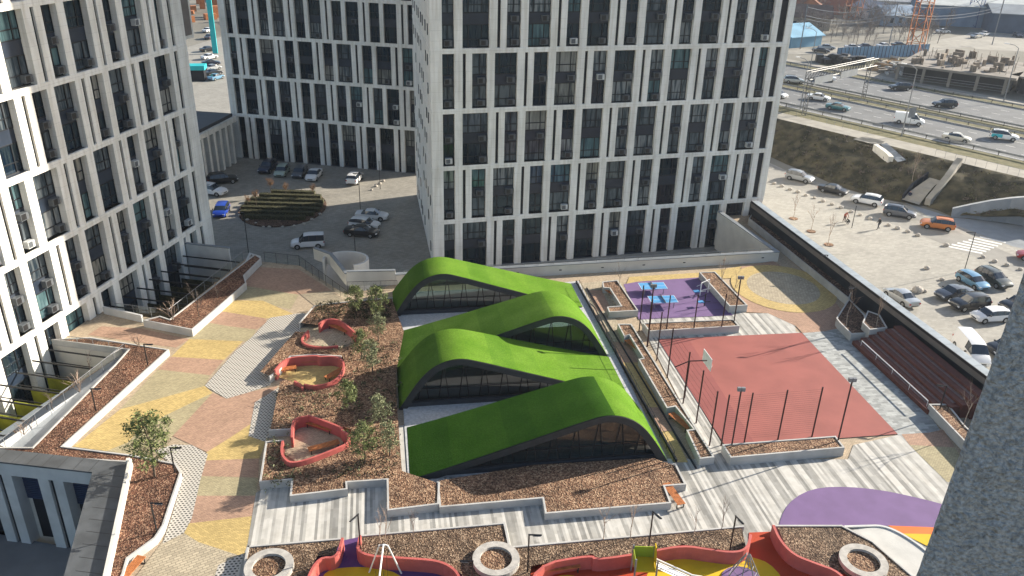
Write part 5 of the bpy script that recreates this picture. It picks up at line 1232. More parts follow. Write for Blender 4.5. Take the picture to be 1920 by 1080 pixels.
# ================= TREES =================
def leafquads(mb, c, r, n, size, rg, m=0, flat=1.0):
    for _ in range(n):
        p = c+Vector((rg.gauss(0, 1), rg.gauss(0, 1), rg.gauss(0, 1)*flat))*r*.5
        a = Vector((rg.gauss(0, 1), rg.gauss(0, 1), rg.gauss(0, 1))).normalized(); b = a.orthogonal().normalized(); b.rotate(Matrix.Rotation(rg.random()*6.28, 3, a)); s = size*rg.uniform(.6, 1.3)
        mb.add([p-b*s*.2, p+b*s*.2, p+a*s], [(0, 1, 2)], m)
def pine_proto(h, seed, nm, mats, dens=1.0, wide=.3):
    rg = random.Random(seed); r = thing('pine_tree', 'x', 'tree'); t = MB(); cr = MB()
    top = Vector((rg.uniform(-.15, .15), rg.uniform(-.15, .15), h)); bend = Vector((rg.uniform(-.2, .2), rg.uniform(-.2, .2), h*.5)); t.tube([(0, 0, 0), bend, top], .07, 6, r1=.02)
    nb = int(h*11*dens)
    for i in range(nb):
        u = .26+.74*(i/nb); z = h*u; a = i*2.4+rg.uniform(-.5, .5); R_ = h*wide*(math.sin(min(1, (1-u)*1.45+.12)*math.pi*.62))*rg.uniform(.55, 1.15)+.1
        b = Vector((0, 0, z)).lerp(Vector((bend.x, bend.y, z)), .5); e = b+Vector((math.cos(a)*R_, math.sin(a)*R_, R_*rg.uniform(.25, .65)))
        t.tube([b, e], .022, 3, r1=.008, cap=False)
        for k in (.45, .7, .9, 1.05):
            c = b.lerp(e, k)+Vector((rg.uniform(-.1, .1), rg.uniform(-.1, .1), rg.uniform(-.05, .12)))
            if rg.random() < .68: leafquads(cr, c, .17+.05*h/4, int(15*dens), .18, rg)
    t.build('trunk', M['trunk'], r, (0, 0, 0)); cr.build('crown', mats, r, (0, 0, 0)); return r
P_ = [pine_proto(3.8, 1, 'a', M['needle'], 1.25, .30), pine_proto(3.0, 2, 'b', M['needle'], 1.15, .26), pine_proto(3.0, 3, 'c', M['needle_olive'], 1.0, .27)]
used = [0, 0, 0]
for base, k, sc, lab in [
    ((290, 893), 0, 1.28, 'large loose pine in the left planter next to the honeycomb paving'),
    ((668, 590), 1, .98, 'pine at the far end of the central bed, left of its neighbour'),
    ((708, 602), 1, 1.12, 'fuller pine at the far end of the central bed, next to the farthest green roof'),
    ((710, 640), 2, .85, 'pale olive pine below the fuller one beside the green roofs'),
    ((677, 674), 1, .9, 'slim pine right of the top coral nook'),
    ((699, 700), 2, .95, 'pale slim pine right of the middle coral nook'),
    ((655, 772), 1, .92, 'round pine below the middle coral nook'),
    ((714, 803), 2, .92, 'greyish pine in the shade beside the third green roof'),
    ((684, 868), 0, .86, 'dark green pine right of the lowest coral nook'),
    ((731, 855), 2, .9, 'pale pine beside the left foot of the nearest green roof')]:
    o = P_[k] if not used[k] else dup(P_[k], (0, 0, 0)); used[k] = 1; o['label'] = lab; o.location = G(*base, .55); o.rotation_euler = (0, 0, random.random()*6); o.scale = (sc, sc, sc); o['group'] = 'pines in the planters'
def bare_proto(h, seed, m, spread=.5, depth=4, r0=.05, mt='trunk', start=.35, name='bare_tree', dens=3, far=False, trunkless=False):
    rg = random.Random(seed); r = thing(name, 'x', 'tree'); t = MB(); cr = MB()
    def br(p, d, L, rr, lv):
        e = p+d*L; mid = p.lerp(e, .5)+Vector((rg.uniform(-1, 1), rg.uniform(-1, 1), 0))*L*.06
        (t if lv == 0 else cr).tube([p, mid, e], rr, 5 if lv == 0 else 3, r1=rr*.55, cap=False)
        if lv < depth:
            for i in range(dens+(1 if lv == 0 else 0)):
                k = rg.uniform(start if lv == 0 else .3, 1.0); q = p.lerp(e, k)
                nd = (d+Vector((rg.gauss(0, 1), rg.gauss(0, 1), rg.gauss(0, .5)+.2))*spread).normalized(); br(q, nd, L*rg.uniform(.45, .7), rr*.55, lv+1)
    if trunkless:
        for i in range(5): br(Vector((0, 0, 0)), Vector((rg.gauss(0, .35), rg.gauss(0, .35), 1)).normalized(), h*.55, r0, 1)
        t.tube([(0, 0, 0), (0, 0, .2)], r0, 5)
    else: br(Vector((0, 0, 0)), Vector((rg.uniform(-.05, .05), rg.uniform(-.05, .05), 1)), h*.55, r0, 0)
    t.build('trunk', M[mt], r, (0, 0, 0)); cr.build('crown', M[m], r, (0, 0, 0)); return r
def scatter(protos, items, group=None, z=0):
    u = [0]*len(protos)
    for i, (base, zz, sc, lab) in enumerate(items):
        k = i % len(protos); o = protos[k] if not u[k] else dup(protos[k], (0, 0, 0)); u[k] = 1
        o['label'] = lab; o.location = G(*base, zz); o.rotation_euler = (0, 0, random.random()*6); o.scale = (sc, sc, sc)
        if group: o['group'] = group
scatter([bare_proto(2.4, 21, 'twig_pale', .5, 3, .035, 'trunk_light', trunkless=True), bare_proto(2.6, 22, 'twig', .45, 3, .035, 'trunk')],
 [((325, 600), .7, 1.0, 'pale bare shrub at the near corner of the upper sunken garden'), ((374, 594), .7, 1.35, 'larger bare shrub in the middle of the upper left planter'), ((262, 650), .5, .8, 'faint bare shrub beside the farthest path lamp of the left planter'),
  ((170, 700), .4, .9, 'bare shrub at the railing of the lower sunken garden, upper one'), ((150, 735), .4, .9, 'bare shrub at the railing of the lower sunken garden, middle one'), ((100, 770), .4, .8, 'bare shrub at the railing of the lower sunken garden, lower one'), ((45, 815), .4, .8, 'bare shrub at the left end of the lower garden railing'), ((408, 560), .7, .8, 'small bare shrub at the upper end of the left planter')])
scatter([bare_proto(4.6, 31, 'twig_pale', .42, 3, .045, 'trunk_light', .45), bare_proto(4.6, 32, 'twig_pale', .42, 3, .045, 'trunk_light', .5)],
 [((1487, 410), -4, .86, 'leafless street tree, farthest of the three beyond the black wall'), ((1520, 434), -4, .92, 'leafless street tree, middle of the three beyond the black wall'), ((1553, 459), -4, 1.0, 'leafless street tree, nearest of the three beyond the black wall'),
  ((1587, 611), .8, .95, 'pale birch trunk in the angular planter under the black wall'), ((1643, 612), 1.4, .75, 'thin pale tree in the small mossy planter'), ((1806, 800), .8, .9, 'bare tree in the planter beside the stucco wall'),
  ((714, 1018), .5, .6, 'faint sapling at the left of the widest bottom mulch bed'), ((726, 1020), .5, .62, 'faint sapling just right of the leftmost one in the bottom bed'), ((775, 1016), .5, .6, 'faint sapling above the coral curved wall'),
  ((1131, 1012), .5, .7, 'pale bare sapling left of the lamp above the play tower'), ((1182, 1008), .5, .7, 'pale bare sapling close beside the lamp above the play tower'), ((1300, 1003), .5, .55, 'faint bare sapling between two lamps in the bottom bed'), ((1352, 996), .5, .6, 'faint bare sapling near the right lamp of the bottom bed'),
  ((1160, 543), .7, .7, 'pale bare sapling in the small notched planter'), ((1350, 545), .7, .85, 'pale bare sapling in the slanting planter'), ((1376, 560), .7, .7, 'second bare sapling lower in the slanting planter'), ((1710, 340), -1.5, 1.1, 'bare bushy tree on the embankment beside the ramp')])
# tree pits of the street trees
for (x, y) in ((1488, 410), (1521, 434), (1554, 459)):
    c = G(x, y, -4); mb = MB(); mb.cyl((c.x, c.y), .62, -4.0, -3.93, 14); single('tree_pit', mb, M['mulch'], (c.x, c.y, -4), 'ring of brown leaves at the foot of a bare street tree', 'tree pit', 'tree pits in the pale paving')
# roundabout island with clipped hedge rows
ic = G(531, 391, -4); mb = MB()
mb.prism([(ic.x+6.0*math.cos(a*math.pi/20), ic.y+7.4*math.sin(a*math.pi/20)) for a in range(40)], -4, -3.82); single('island', mb, [M['soil']], ic, 'low oval planting island in the inner car park', 'island')
for i, yy in enumerate((-4.6, -2.9, -1.2, .6, 2.4, 4.2, 5.8)):
    hw = 5.6*math.sqrt(max(0, 1-(yy/7.1)**2)); mb = MB(); rg = random.Random(i)
    n_ = max(3, int(hw*2/.35)); pts = []
    mb.obox((ic.x, ic.y+yy), hw*2, .75, -3.84, -3.3, 0)
    for _ in range(int(hw*330)): leafquads(mb, Vector((ic.x+rg.uniform(-hw, hw), ic.y+yy+rg.uniform(-.45, .45), rg.uniform(-3.8, -3.22))), .1, 1, .16, rg)
    single('hedge', mb, M['hedge'], (ic.x, ic.y+yy, -3.84), ['nearest, dark hedge strip of the oval island', 'second hedge strip from the near end of the oval island', 'third hedge strip from the near end of the oval island', 'middle hedge strip of the oval island', 'fifth hedge strip of the oval island, counted from the near end', 'sixth hedge strip of the oval island', 'farthest, shortest hedge strip of the oval island'][i], 'hedge', 'hedge strips of the oval island')
def ball_proto(seed):
    rg = random.Random(seed); r = thing('small_tree', 'x', 'tree'); t = MB(); cr = MB(); t.tube([(0, 0, 0), (.03, 0, 1.9)], .045, 5, r1=.03)
    for i in range(60):
        a = rg.random()*6.28; e = Vector((math.cos(a)*rg.uniform(.1, .55), math.sin(a)*rg.uniform(.1, .55), rg.uniform(1.7, 2.7))); t.tube([Vector((0, 0, 1.7)), e], .012, 3, cap=False); leafquads(cr, e, .2, 9, .10, rg)
    t.build('trunk', M['trunk'], r, (0, 0, 0)); cr.build('crown', M['leaf_dry'], r, (0, 0, 0)); return r
scatter([ball_proto(2)], [((481, 389), -3.85, .95, 'small tree with dry orange leaves at the left of the oval island'), ((509, 368), -3.85, 1.0, 'small tree with dry orange leaves, second from the left at the back of the island'), ((537, 372), -3.85, .85, 'small leafy tree at the back middle of the oval island'), ((588, 374), -3.85, .85, 'small tree at the right end of the oval island'), ((466, 394), -3.85, .8, 'small dark tree at the left tip of the oval island')])
# boulders
st = MB(); bm = bmesh.new(); bmesh.ops.create_icosphere(bm, subdivisions=2, radius=.34)
for v_ in bm.verts: v_.co = Vector((v_.co.x*(1+.2*noise.noise(v_.co*3)), v_.co.y, max(-.05, v_.co.z*.8+.12)))
me = bpy.data.meshes.new('boulder'); bm.to_mesh(me); bm.free(); me.materials.append(M['stone'])
for (x, y) in [(1452, 345), (1466, 350), (1481, 356), (1496, 361), (1511, 367), (1527, 372), (1543, 378), (1560, 384), (1577, 390), (1596, 398), (1613, 404), (1631, 411), (1666, 423), (1683, 429), (1702, 435), (1721, 442), (1774, 461), (1843, 483), (1865, 491), (1888, 498), (1913, 506), (1738, 504), (1766, 525), (1695, 546), (1733, 547), (1720, 547), (452, 398), (449, 405), (464, 414), (480, 420), (494, 427), (505, 427), (530, 427), (552, 425), (570, 421), (585, 413), (600, 403), (697, 357), (705, 350), (712, 345), (719, 340)]:
    o = link('boulder', me, None, G(x, y, -4), random.random()*6); s_ = random.uniform(.8, 1.15)
    if (x, y) == (1720, 547): s_ = 1.9
    if x < 800: s_ *= .8
    o.scale = (s_, s_, s_)
    prop(o, 'large pale boulder, biggest of the row beside the silver sedan' if s_ > 1.5 else ('small kerb stone round the inner car park island' if x < 800 else 'pale stone boulder keeping cars off the paving'), 'boulder', None if s_ > 1.5 else ('stones of the inner car park' if x < 800 else 'boulders in the street car park'))
# ground cover in the central bed
mb = MB(); rg = random.Random(77)
poly = [(512, 730), (735, 620), (748, 890), (560, 905), (500, 890), (505, 830), (520, 800)]
for _ in range(520):
    x, y = rg.uniform(500, 750), rg.uniform(640, 925)
    if (x < 515 and y < 820) or (545 < x < 660 and 775 < y < 872) or (520 < x < 655 and 660 < y < 735) or (x < 600 and y < 700): continue
    if (y > 898 and x > 545) : continue
    c = G(x, y, .62); leafquads(mb, c+Vector((0, 0, .1)), .22, 7, .22, rg, 0 if rg.random() < .7 else 1, .4)
for _ in range(240):
    x, y = rg.uniform(590, 730), rg.uniform(565, 598); c = G(x, y, .62); leafquads(mb, c+Vector((0, 0, .08)), .25, 8, .22, rg, 0, .4)
single('ground_cover', mb, [M['hedge'], M['needle_olive']], G(640, 800, .6), None, None, kind='stuff')

# ================= CAR PARK LAMPS, BOLLARDS =================
for a in [((1808, 508), -4, 5.2, 180, 'tall black lamp post over the light blue hatchback', 1.1), ((676, 396), -4, 5.6, 180, 'tall black lamp post in the sunlit strip of the inner car park', .8), ((668, 500), -4, 4.5, None, 'slim dark post at the near right side of the inner car park', .5), ((466, 474), -4, 5.4, 180, 'short lamp post beside the end of the upper planter', .4), ((1597, 427), -4, 3.3, None, 'thin dark post next to the crouching person', .3), ((1425, 372), -4, 4.6, None, 'thin dark post at the right foot of the gridded block', .3), ((713, 355), -4, 4.5, None, 'thin brown post among shrubs at the edge of the sunny strip', .4)]:
    lamp(a[0], a[1], a[2], a[3], a[4], arm=a[5])
# ================= HIGHWAY FURNITURE =================
def guardrail(o, a0, a1, label):
    r = place('guard_rail', label, 'guard rail', HW((a0+a1)/2, o, 1)); mb = MB(); A, B = HW(a0, o), HW(a1, o); mb.wall([A, B], .06, 1.5, 1.82); mb.build('rail', M['steel'], r)
    mb = MB(); k = int((a1-a0)/4)
    for i in range(k+1): p = HW(a0+4*i, o-.12); mb.tube([(p.x, p.y, 1), (p.x, p.y, 1.75)], .07, 4)
    q = mb.build('posts', M['black'], r); q['kind'] = 'stuff'
guardrail(144.6, -150, 60, 'steel guard rail along the near edge of the highway'); guardrail(166.3, -170, 60, 'steel guard rail on the far side of the grass median'); guardrail(160.7, -170, 60, 'steel guard rail on the near side of the grass median'); guardrail(185, -200, 60, 'steel guard rail beyond the far carriageway')
balustrade([HW(-110, 139.4, 1.02), HW(-70, 139.4, 1.02)], 1.1, 'pale railing on the sidewalk above the embankment', 1.02, False)
balustrade([HW(-56, 135.3, 1.02), HW(-10, 135.3, 1.02)], 1.1, 'thin railing at the crest above the ramp path', 1.02, False)
# sign gantry
ga, gb = G(1507, 216, 1), G(1618, 187, 1); r = place('sign_gantry', 'steel truss sign gantry spanning the highway', 'gantry', ga); mb = MB(); U = Vector((0, 0, 1)); dg = (gb-ga).normalized(); dn = Vector((-dg.y, dg.x, 0))*.5
hz = 7.0
GS = mat('gantry_steel', (.10, .105, .11), .5, .1, 3)
for p in (ga, gb):
    mb = MB()
    for s_ in (-1, 1): mb.tube([p+dn*s_*.8, p+dn*s_*.8+U*hz], .08, 4)
    for i in range(8): mb.tube([p-dn*.8+U*i*.85, p+dn*.8+U*(i*.85+.85)], .05, 3); mb.tube([p-dn*.8+U*i*.85, p+dn*.8+U*(i*.85)], .05, 3)
    mb.build('leg', GS, r)
mb = MB(); e0_, e1_ = ga-dg*1, gb+dg*2
for s_ in (-1, 1):
    for zz in (hz-.2, hz+1.2): mb.tube([e0_+dn*s_+U*zz, e1_+dn*s_+U*zz], .09, 4)
L_ = (e1_-e0_).length; k = int(L_/1.1)
for i in range(k):
    a, b = e0_+dg*i*1.1, e0_+dg*(i+1)*1.1
    for s_ in (-1, 1): mb.tube([a+dn*s_+U*(hz-.2), b+dn*s_+U*(hz+1.2)], .05, 3); mb.tube([a+dn*s_+U*(hz-.2), a+dn*s_+U*(hz+1.2)], .04, 3)
    mb.tube([a+dn+U*(hz+1.2), b-dn+U*(hz+1.2)], .05, 3)
mb.build('truss', GS, r)
for k0 in (1.5, 11): mb = MB(); mb.wall([e0_+dg*k0-dn*1.3, e0_+dg*(k0+6.5)-dn*1.3], .12, hz-.2, hz+1.1); mb.build('sign_back', M['cap'], r)
def hlamp(p, h, label, ad=130, z=1):
    b = G(*p, z); r = place('street_lamp', label, 'street lamp', b); mb = MB(); mb.tube([b, b+U*h], .12, 6, r1=.07); mb.build('pole', M['steel'], r)
    d = ax(ad); mb = MB(); mb.tube([b+U*h, b+U*(h+.5)+d*.9, b+U*(h+.6)+d*2.2], .06, 5); mb.build('lamp_arm', M['steel'], r); mb = MB(); q = b+U*(h+.55)+d*2.4; mb.obox(q, .9, .3, q.z, q.z+.14, rad(ad)); mb.build('lamp_head', M['white_metal'], r)
hlamp((1690, 256), 11.5, 'tall steel highway lamp in front of the white delivery van'); hlamp((1519, 128), 8.5, 'steel highway lamp left of the gantry'); hlamp((1881, 193), 11, 'tall steel lamp on the far verge near the building site'); hlamp((1500, 205), 9, 'steel lamp beside the near gantry leg')
mb = MB(); b = G(1703, 243, 1.02); mb.tube([b, b+U*3.2], .05, 5); mb.obox(b, 1.5, .06, 3.2, 5.0, rad(20)); single('road_sign', mb, [M['steel']], b, 'grey back of a road sign standing on the median', 'sign')
# embankment scrub
mb = MB(); rg = random.Random(41)
for _ in range(1500):
    x, y = rg.uniform(1440, 1925), rg.uniform(232, 402)
    if 1690 < x < 1800 and y > 320: continue
    p = SL(x, y); 
    if p.z > .9 or p.z < -3.9: continue
    leafquads(mb, p+Vector((0, 0, .1)), .35, rg.randint(2, 6), .4, rg, rg.choice((0, 0, 1, 2)), .4)
single('slope_scrub', mb, [M['twig'], M['verge'], M['hedge']], SL(1560, 300), None, None, kind='stuff')
scrub = bare_proto(1.6, 51, 'twig', .7, 2, .03, 'trunk', trunkless=True, name='bare_bush', dens=4)
its = []; rg = random.Random(5)
for i, (x, y) in enumerate([(1700, 300), (1716, 312), (1730, 322), (1695, 318), (1722, 338), (1705, 330), (1742, 316), (1680, 300)]): its.append(((x, y), -1.2, rg.uniform(.9, 1.5), ['bush just right of the light steps', 'bush second right of the light steps', 'bush in the hollow between the steps and the ramp wall', 'low bush left in the embankment hollow', 'bush nearest the top of the ramp path', 'bush in the middle of the embankment hollow', 'bush against the slanting ramp wall', 'bush right below the light steps'][i]))
scatter([scrub], its, 'bare bushes in the embankment hollow')

# ================= BEYOND THE HIGHWAY =================
patchz = lambda pts, z, m, nm: single(nm, (lambda q: (q.sheet([G(a, b, z) for a, b in pts], z), q)[1])(MB()), M[m], G(*pts[0], z), None, None, kind='structure')
patchz([(1440, 118), (1530, 122), (1570, 112), (1730, 108), (1700, 118), (1660, 128), (1470, 130)], 1.012, 'verge', 'far_grass')
patchz([(1440, 100), (1560, 103), (1730, 98), (1980, 70), (1980, 60), (1860, 56), (1700, 86), (1440, 92)], 1.02, 'pave_side', 'far_street')
patchz([(1820, 60), (1900, 62), (1990, 72), (1990, 100), (1830, 92), (1790, 76)], 1.025, 'pave_side', 'far_yard')
# blue site fence
mb = MB(); fa, fb = G(1567, 112, 1), G(1738, 104, 1); blue = mat('blue_sheeting', (.20, .34, .50), .6, .12, .6); mb.wall([fa, fb], .1, 1, 4.0)
r = place('site_fence', 'pale blue sheet fence of the building site behind the gantry', 'fence', fa); mb.build('panel', blue, r); mb = MB(); d = (fb-fa).normalized(); nn = Vector((d.y, -d.x, 0))*.15
for i in range(26): p = fa.lerp(fb, i/25)+nn; mb.tube([p, p+U*3.1], .06, 4)
q = mb.build('posts', M['black'], r); q['kind'] = 'stuff'
mb = MB(); c0 = G(1574, 118, 1)
rg = random.Random(6)
for i in range(26): q = c0+Vector((rg.uniform(-5, 5), rg.uniform(-2.5, 2.5), 0)); T = Matrix.Translation(q) @ Matrix.Rotation(rg.random()*3, 4, 'Z'); mb.box(-1, 1, -.8, .8, 0, rg.uniform(.8, 2.2), 0, T)
single('debris_heap', mb, M['black'], c0, 'black heap at the left end of the blue fence', 'heap')
# unfinished building
SO = G(1692, 152, 1); SE = G(1868, 176, 1); sdx = (SE-SO).normalized(); saz = math.atan2(sdx.y, sdx.x); SLn = (SE-SO).length
conc = mat('raw_concrete', (.25, .225, .195), .9, .15, .5, .2, 3, dirt=(.3, .7))
r = place('unfinished_building', 'raw concrete building shell under construction beyond the highway', 'building', SO); T = Matrix.Translation(SO) @ Matrix.Rotation(saz, 4, 'Z')
mb = MB(); mb.box(-2, SLn+3, 0, 24, 3.2, 3.7, 0, T); mb.build('slab', conc, r)
mb = MB(); x = -1.5
while x < SLn+3:
    for y in (.3, 8, 16, 23.4): mb.box(x-.3, x+.3, y-.3, y+.3, 0, 3.2, 0, T)
    x += 5.5
mb.build('columns', conc, r)['kind'] = 'stuff'
mb = MB(); mb.box(-1.5, SLn+2, 6, 23, 0, 3.18, 0, T); mb.build('core', M['core'], r)
mb = MB(); rg = random.Random(2)
for i in range(46): x, y = rg.uniform(0, SLn), rg.uniform(1.5, 23); w_ = rg.uniform(.4, 2.4); mb.obox(T @ Vector((x, y, 0)), w_, rg.uniform(.2, .8), 4.7, 4.7+rg.uniform(.2, 1.8), rg.random()*3)
for i in range(60): p = T @ Vector((rg.uniform(0, SLn+2), rg.uniform(1, 23), 3.7)); mb.tube([p, p+Vector((rg.uniform(-.2, .2), 0, rg.uniform(1, 2.4)))], .06, 3)
q = mb.build('formwork', mat('formwork', (.22, .18, .14), .9, .3, 1.2), r); q['kind'] = 'stuff'
mb = MB()
for i in range(3): mb.wall([T @ Vector((-1, .1, 0)), T @ Vector((SLn+2, .1, 0))], .06, 1.6+i*.55, 1.68+i*.55)
mb.build('railing', M['steel'], r)
r = place('unfinished_building', 'second raw concrete shell at the right edge behind the first one', 'building', G(1880, 150, 1)); T = Matrix.Translation(G(1885, 172, 1)) @ Matrix.Rotation(saz+rad(75), 4, 'Z')
mb = MB(); mb.box(0, 26, -14, 0, 3.3, 3.7, 0, T)
for x in range(0, 27, 5): mb.box(x-.3, x+.3, -.7, -.1, 0, 3.3, 0, T); mb.box(x-.3, x+.3, -13.9, -13.3, 0, 3.3, 0, T)
mb.build('frame', conc, r); mb = MB(); mb.box(1, 25, -12, -2, 0, 3.2, 0, T); mb.build('core', M['core'], r)
# debris field between fence and building
mb = MB(); rg = random.Random(12)
for i in range(150):
    p = G(rg.uniform(1640, 1860), rg.uniform(112, 142), 1); T_ = Matrix.Translation(p) @ Matrix.Rotation(rg.random()*3.1, 4, 'Z') @ Matrix.Rotation(rg.uniform(-.3, .3), 4, 'X'); mb.box(-rg.uniform(.3, 2.5), rg.uniform(.3, 2.5), -.2, .2, 0, rg.uniform(.2, .9), rg.choice((0, 1, 2)), T_)
single('building_rubble', mb, [conc, mat('timber', (.38, .25, .14), .9, .2, 1), M['sandg']], G(1740, 130, 1), None, None, kind='stuff')
# cranes
def lattice(name, base, top, w_, m, label):
    r = place(name, label, 'crane', base); mb = MB(); d = (top-base).normalized(); a = d.orthogonal().normalized(); b = d.cross(a); L_ = (top-base).length
    C4 = [a*w_/2+b*w_/2, a*w_/2-b*w_/2, -a*w_/2-b*w_/2, -a*w_/2+b*w_/2]
    for c in C4: mb.tube([base+c, top+c], .14, 4)
    n_ = int(L_/w_)
    for i in range(n_):
        for j in range(4):
            p, q = C4[j], C4[(j+1) % 4]; mb.tube([base+p+d*i*w_, base+q+d*(i+1)*w_], .09, 3); mb.tube([base+p+d*i*w_, base+q+d*i*w_], .08, 3)
    mb.build('mast', m, r)
orange = mat('crane_orange', (.42, .14, .04), .6, .15, 1)
cb = G(1712, 104, 1); lattice('tower_crane', cb, Vector((cb.x, cb.y, 60)), 3.4, orange, 'tall orange lattice crane mast rising beyond the building site')
cb = G(1596, 36, 1); lattice('tower_crane', cb, Vector((cb.x+2, cb.y, 36)), 4.2, orange, 'second orange lattice mast, shorter and farther left')
cb = G(1822, 50, 1); lattice('tower_crane', cb, Vector((cb.x, cb.y, 42)), 3.4, mat('pylon_blue', (.03, .07, .20), .6, .1, 1), 'dark blue lattice mast beside the warehouse roof')
# warehouse and houses
def gable(p, L_, W_, h, rh, az, wm, rm, label, z=1, name='house', cat='house'):
    b = G(*p, z); r = place(name, label, cat, b); T = Matrix.Translation(b) @ Matrix.Rotation(rad(az), 4, 'Z'); mb = MB(); mb.box(-L_/2, L_/2, -W_/2, W_/2, 0, h, 0, T)
    for s_ in (-1, 1): mb.add([T @ Vector((s_*L_/2, -W_/2, h)), T @ Vector((s_*L_/2, W_/2, h)), T @ Vector((s_*L_/2, 0, h+rh))], [(0, 1, 2)])
    mb.build('wall', wm, r); mb = MB(); o_ = .6; k = rh/(W_/2)
    for s_ in (-1, 1):
        a_ = [Vector((-L_/2-o_, s_*(W_/2+o_), h-o_*k)), Vector((L_/2+o_, s_*(W_/2+o_), h-o_*k)), Vector((L_/2+o_, 0, h+rh)), Vector((-L_/2-o_, 0, h+rh))]
        mb.add([T @ q for q in a_]+[T @ (q+Vector((0, 0, .2))) for q in a_], [(0, 1, 2, 3), (7, 6, 5, 4), (0, 4, 5, 1), (1, 5, 6, 2), (3, 2, 6, 7), (0, 3, 7, 4)])
    mb.build('roof', rm, r)
    if cat == 'house':
        for i in (-1, 0, 1):
            mb = MB(); mb.box(i*L_*.28-.6, i*L_*.28+.6, -W_/2-.04, -W_/2-.0, 1, 2.5, 0, T); mb.build('window', M['carglass'], r)
def cm(n, c): return mat(n, c, .8, .12, .3)
gable((1560, 22), 24, 16, 7, 7, 20, cm('brick_red', (.36, .15, .10)), cm('slate_roof', (.10, .12, .15)), 'big red brick house with a dark hipped roof behind the bare trees')
gable((1508, 52), 14, 9, 4, 3, -10, cm('tan_wall', (.35, .30, .24)), cm('brown_roof', (.16, .11, .09)), 'brown roofed house beside the tower edge')
gable((1523, 27), 9, 7, 3.5, 2.5, 60, cm('orange_wall', (.42, .18, .10)), cm('rust_roof', (.30, .12, .07)), 'small rust-roofed house left of the big brick house')
gable((1632, 33), 12, 8, 3.5, 2, 110, cm('white_wall', (.55, .55, .53)), cm('pale_roof', (.45, .47, .48)), 'narrow pale house right of the far crane mast')
gable((1670, 45), 12, 9, 3.5, 2.5, 15, cm('blue_wall', (.26, .33, .42)), cm('blue_roof', (.20, .28, .38)), 'blue roofed shed among the bare trees')
gable((1845, 46), 46, 20, 6.5, 2.2, -14, cm('blue_metal', (.16, .24, .34)), cm('pale_metal_roof', (.50, .52, .50)), 'long blue warehouse with a pale metal roof at far right', name='warehouse', cat='warehouse')
gable((1905, 58), 20, 16, 6, 2, -14, cm('dark_blue_metal', (.06, .09, .14)), cm('grey_metal_roof', (.22, .25, .28)), 'dark blue annex right of the long warehouse', name='warehouse', cat='warehouse')
gable((1480, 82), 12, 12, 3, 2.4, 30, cm('tent_blue', (.16, .32, .45)), cm('tent_blue_roof', (.18, .36, .50)), 'blue domed tent shed at the tower edge', name='shed', cat='shed')
rg = random.Random(31)
far_labels = ['low far shed with a white roof left of the main crane', 'far blue roofed building behind the bare trees', 'far yellow fronted shop behind the big house', 'far white roofed hall in the top middle', 'far pale hall at the top right corner', 'far grey hall above the warehouse', 'far light blue hall at the very top right', 'far white house top left beside the tower']
for i, (x, y, L_, W_, wc, rc) in enumerate([(1700, 28, 26, 10, (.5, .5, .48), (.6, .6, .58)), (1640, 8, 40, 14, (.2, .3, .42), (.25, .36, .48)), (1640, 16, 14, 8, (.5, .45, .08), (.35, .36, .36)), (1770, 12, 50, 14, (.45, .46, .47), (.55, .57, .58)), (1900, 12, 60, 20, (.35, .42, .5), (.5, .56, .6)), (1840, 20, 50, 12, (.3, .32, .34), (.4, .42, .43)), (1900, -10, 80, 24, (.2, .4, .5), (.3, .5, .6)), (1500, 8, 20, 10, (.6, .6, .58), (.5, .5, .5))]):
    gable((x, y), L_, W_, 5, 2, rg.uniform(-20, 25), cm('far_wall', wc), cm('far_roof', rc), far_labels[i], name='far_building', cat='building')
# bare trees beyond the highway
fp = [bare_proto(9, 61, 'twig_far', .6, 4, .12, 'twig_far', .12, dens=4), bare_proto(10, 62, 'twig_far', .55, 4, .13, 'twig_far', .15, dens=4), bare_proto(8, 63, 'twig_far', .7, 4, .11, 'twig_far', .1, dens=4)]
its = []
for i in range(210):
    x, y = rg.uniform(1488, 1850), rg.uniform(6, 86)
    if 1770 < x and y > 52: continue
    if abs(x-1845) < 60 and 30 < y < 66: continue
    if 1540 < x < 1595 and 20 < y < 44: continue
    its.append(((x, y), 1, rg.uniform(.42, .95), 'bare grey-brown tree in the wooded strip beyond the highway'))
scatter(fp, its, 'bare trees beyond the highway')
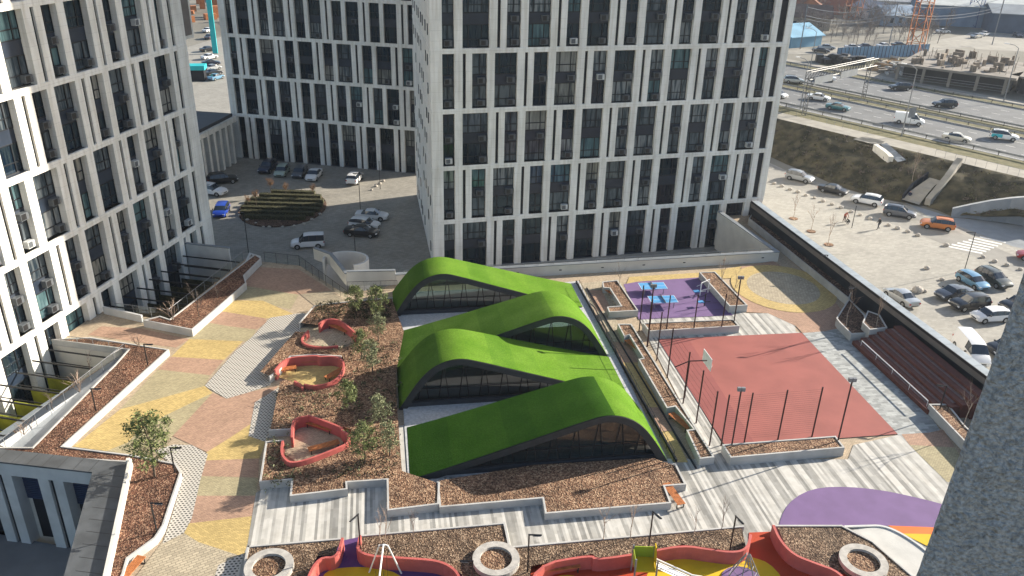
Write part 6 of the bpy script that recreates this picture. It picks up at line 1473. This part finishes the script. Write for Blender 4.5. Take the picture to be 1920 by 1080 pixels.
# power line
r = place('power_line', 'sagging overhead wires crossing in front of the far trees', 'wires', G(1540, 70, 1)); mb = MB()
pA, pB, pC = G(1500, 92, 1)+U*11, G(1665, 92, 1)+U*12, G(1860, 84, 1)+U*13
for dz in (0, -2.2, -3):
    for a, b in ((pA, pB), (pB, pC)): mb.tube([a.lerp(b, t/8)+U*(dz-4*1.8*(t/8)*(1-t/8)) for t in range(9)], .07, 3)
mb.build('wire', M['steel'], r); mb = MB()
for p in (pA, pB, pC): mb.tube([(p.x, p.y, 1), (p.x, p.y, p.z+.5)], .15, 5)
mb.build('pole', M['steel'], r)
# gap between the left and middle blocks
tq = mat('turquoise_panel', (.02, .45, .48), .5, .08, .5)
b = G(404, 100, -4); mb = MB(); mb.obox(b, 1.3, .6, -4, 16, rad(10)); single('advert_pylon', mb, tq, b, 'tall turquoise pylon seen in the gap between the blocks', 'pylon')
b = G(372, 150, -4); mb = MB(); mb.obox(b, 3.4, 3, -4, -1.4, rad(10)); mb.obox(b+Vector((0, -.3, 0)), 4.2, 3.4, -1.4, -.4, rad(10), 1); single('kiosk', mb, [M['core'], tq], b, 'turquoise edged kiosk roof behind the left block', 'kiosk')
b = G(384, 20, -4); mb = MB(); rg = random.Random(3)
for i in range(40): q = b+Vector((rg.uniform(-18, 22), rg.uniform(-30, 60), 0)); mb.obox(q, rg.uniform(1, 4), rg.uniform(1, 3), -4, -4+rg.uniform(1, 4), rg.random(), rg.choice((0, 1, 2)))
single('market_stalls', mb, [orange, M['white'], M['wood']], b, None, None, kind='stuff')

# ================= AIR =================
hz = MB(); hz.box(-880, 880, -60, 1500, -6.2, 75)
o = single('haze', hz, [], (0, 0, -6.2), None, None, kind='stuff')
hm = bpy.data.materials.new('haze_air'); hm.use_nodes = True; N = hm.node_tree.nodes; N.remove(N['Principled BSDF']); vol = N.new('ShaderNodeVolumePrincipled'); vol.inputs['Density'].default_value = HAZE_D; vol.inputs['Color'].default_value = (.75, .85, 1, 1); vol.inputs['Anisotropy'].default_value = .3
hm.node_tree.links.new(vol.outputs[0], N['Material Output'].inputs['Volume']); o.data.materials.append(hm)
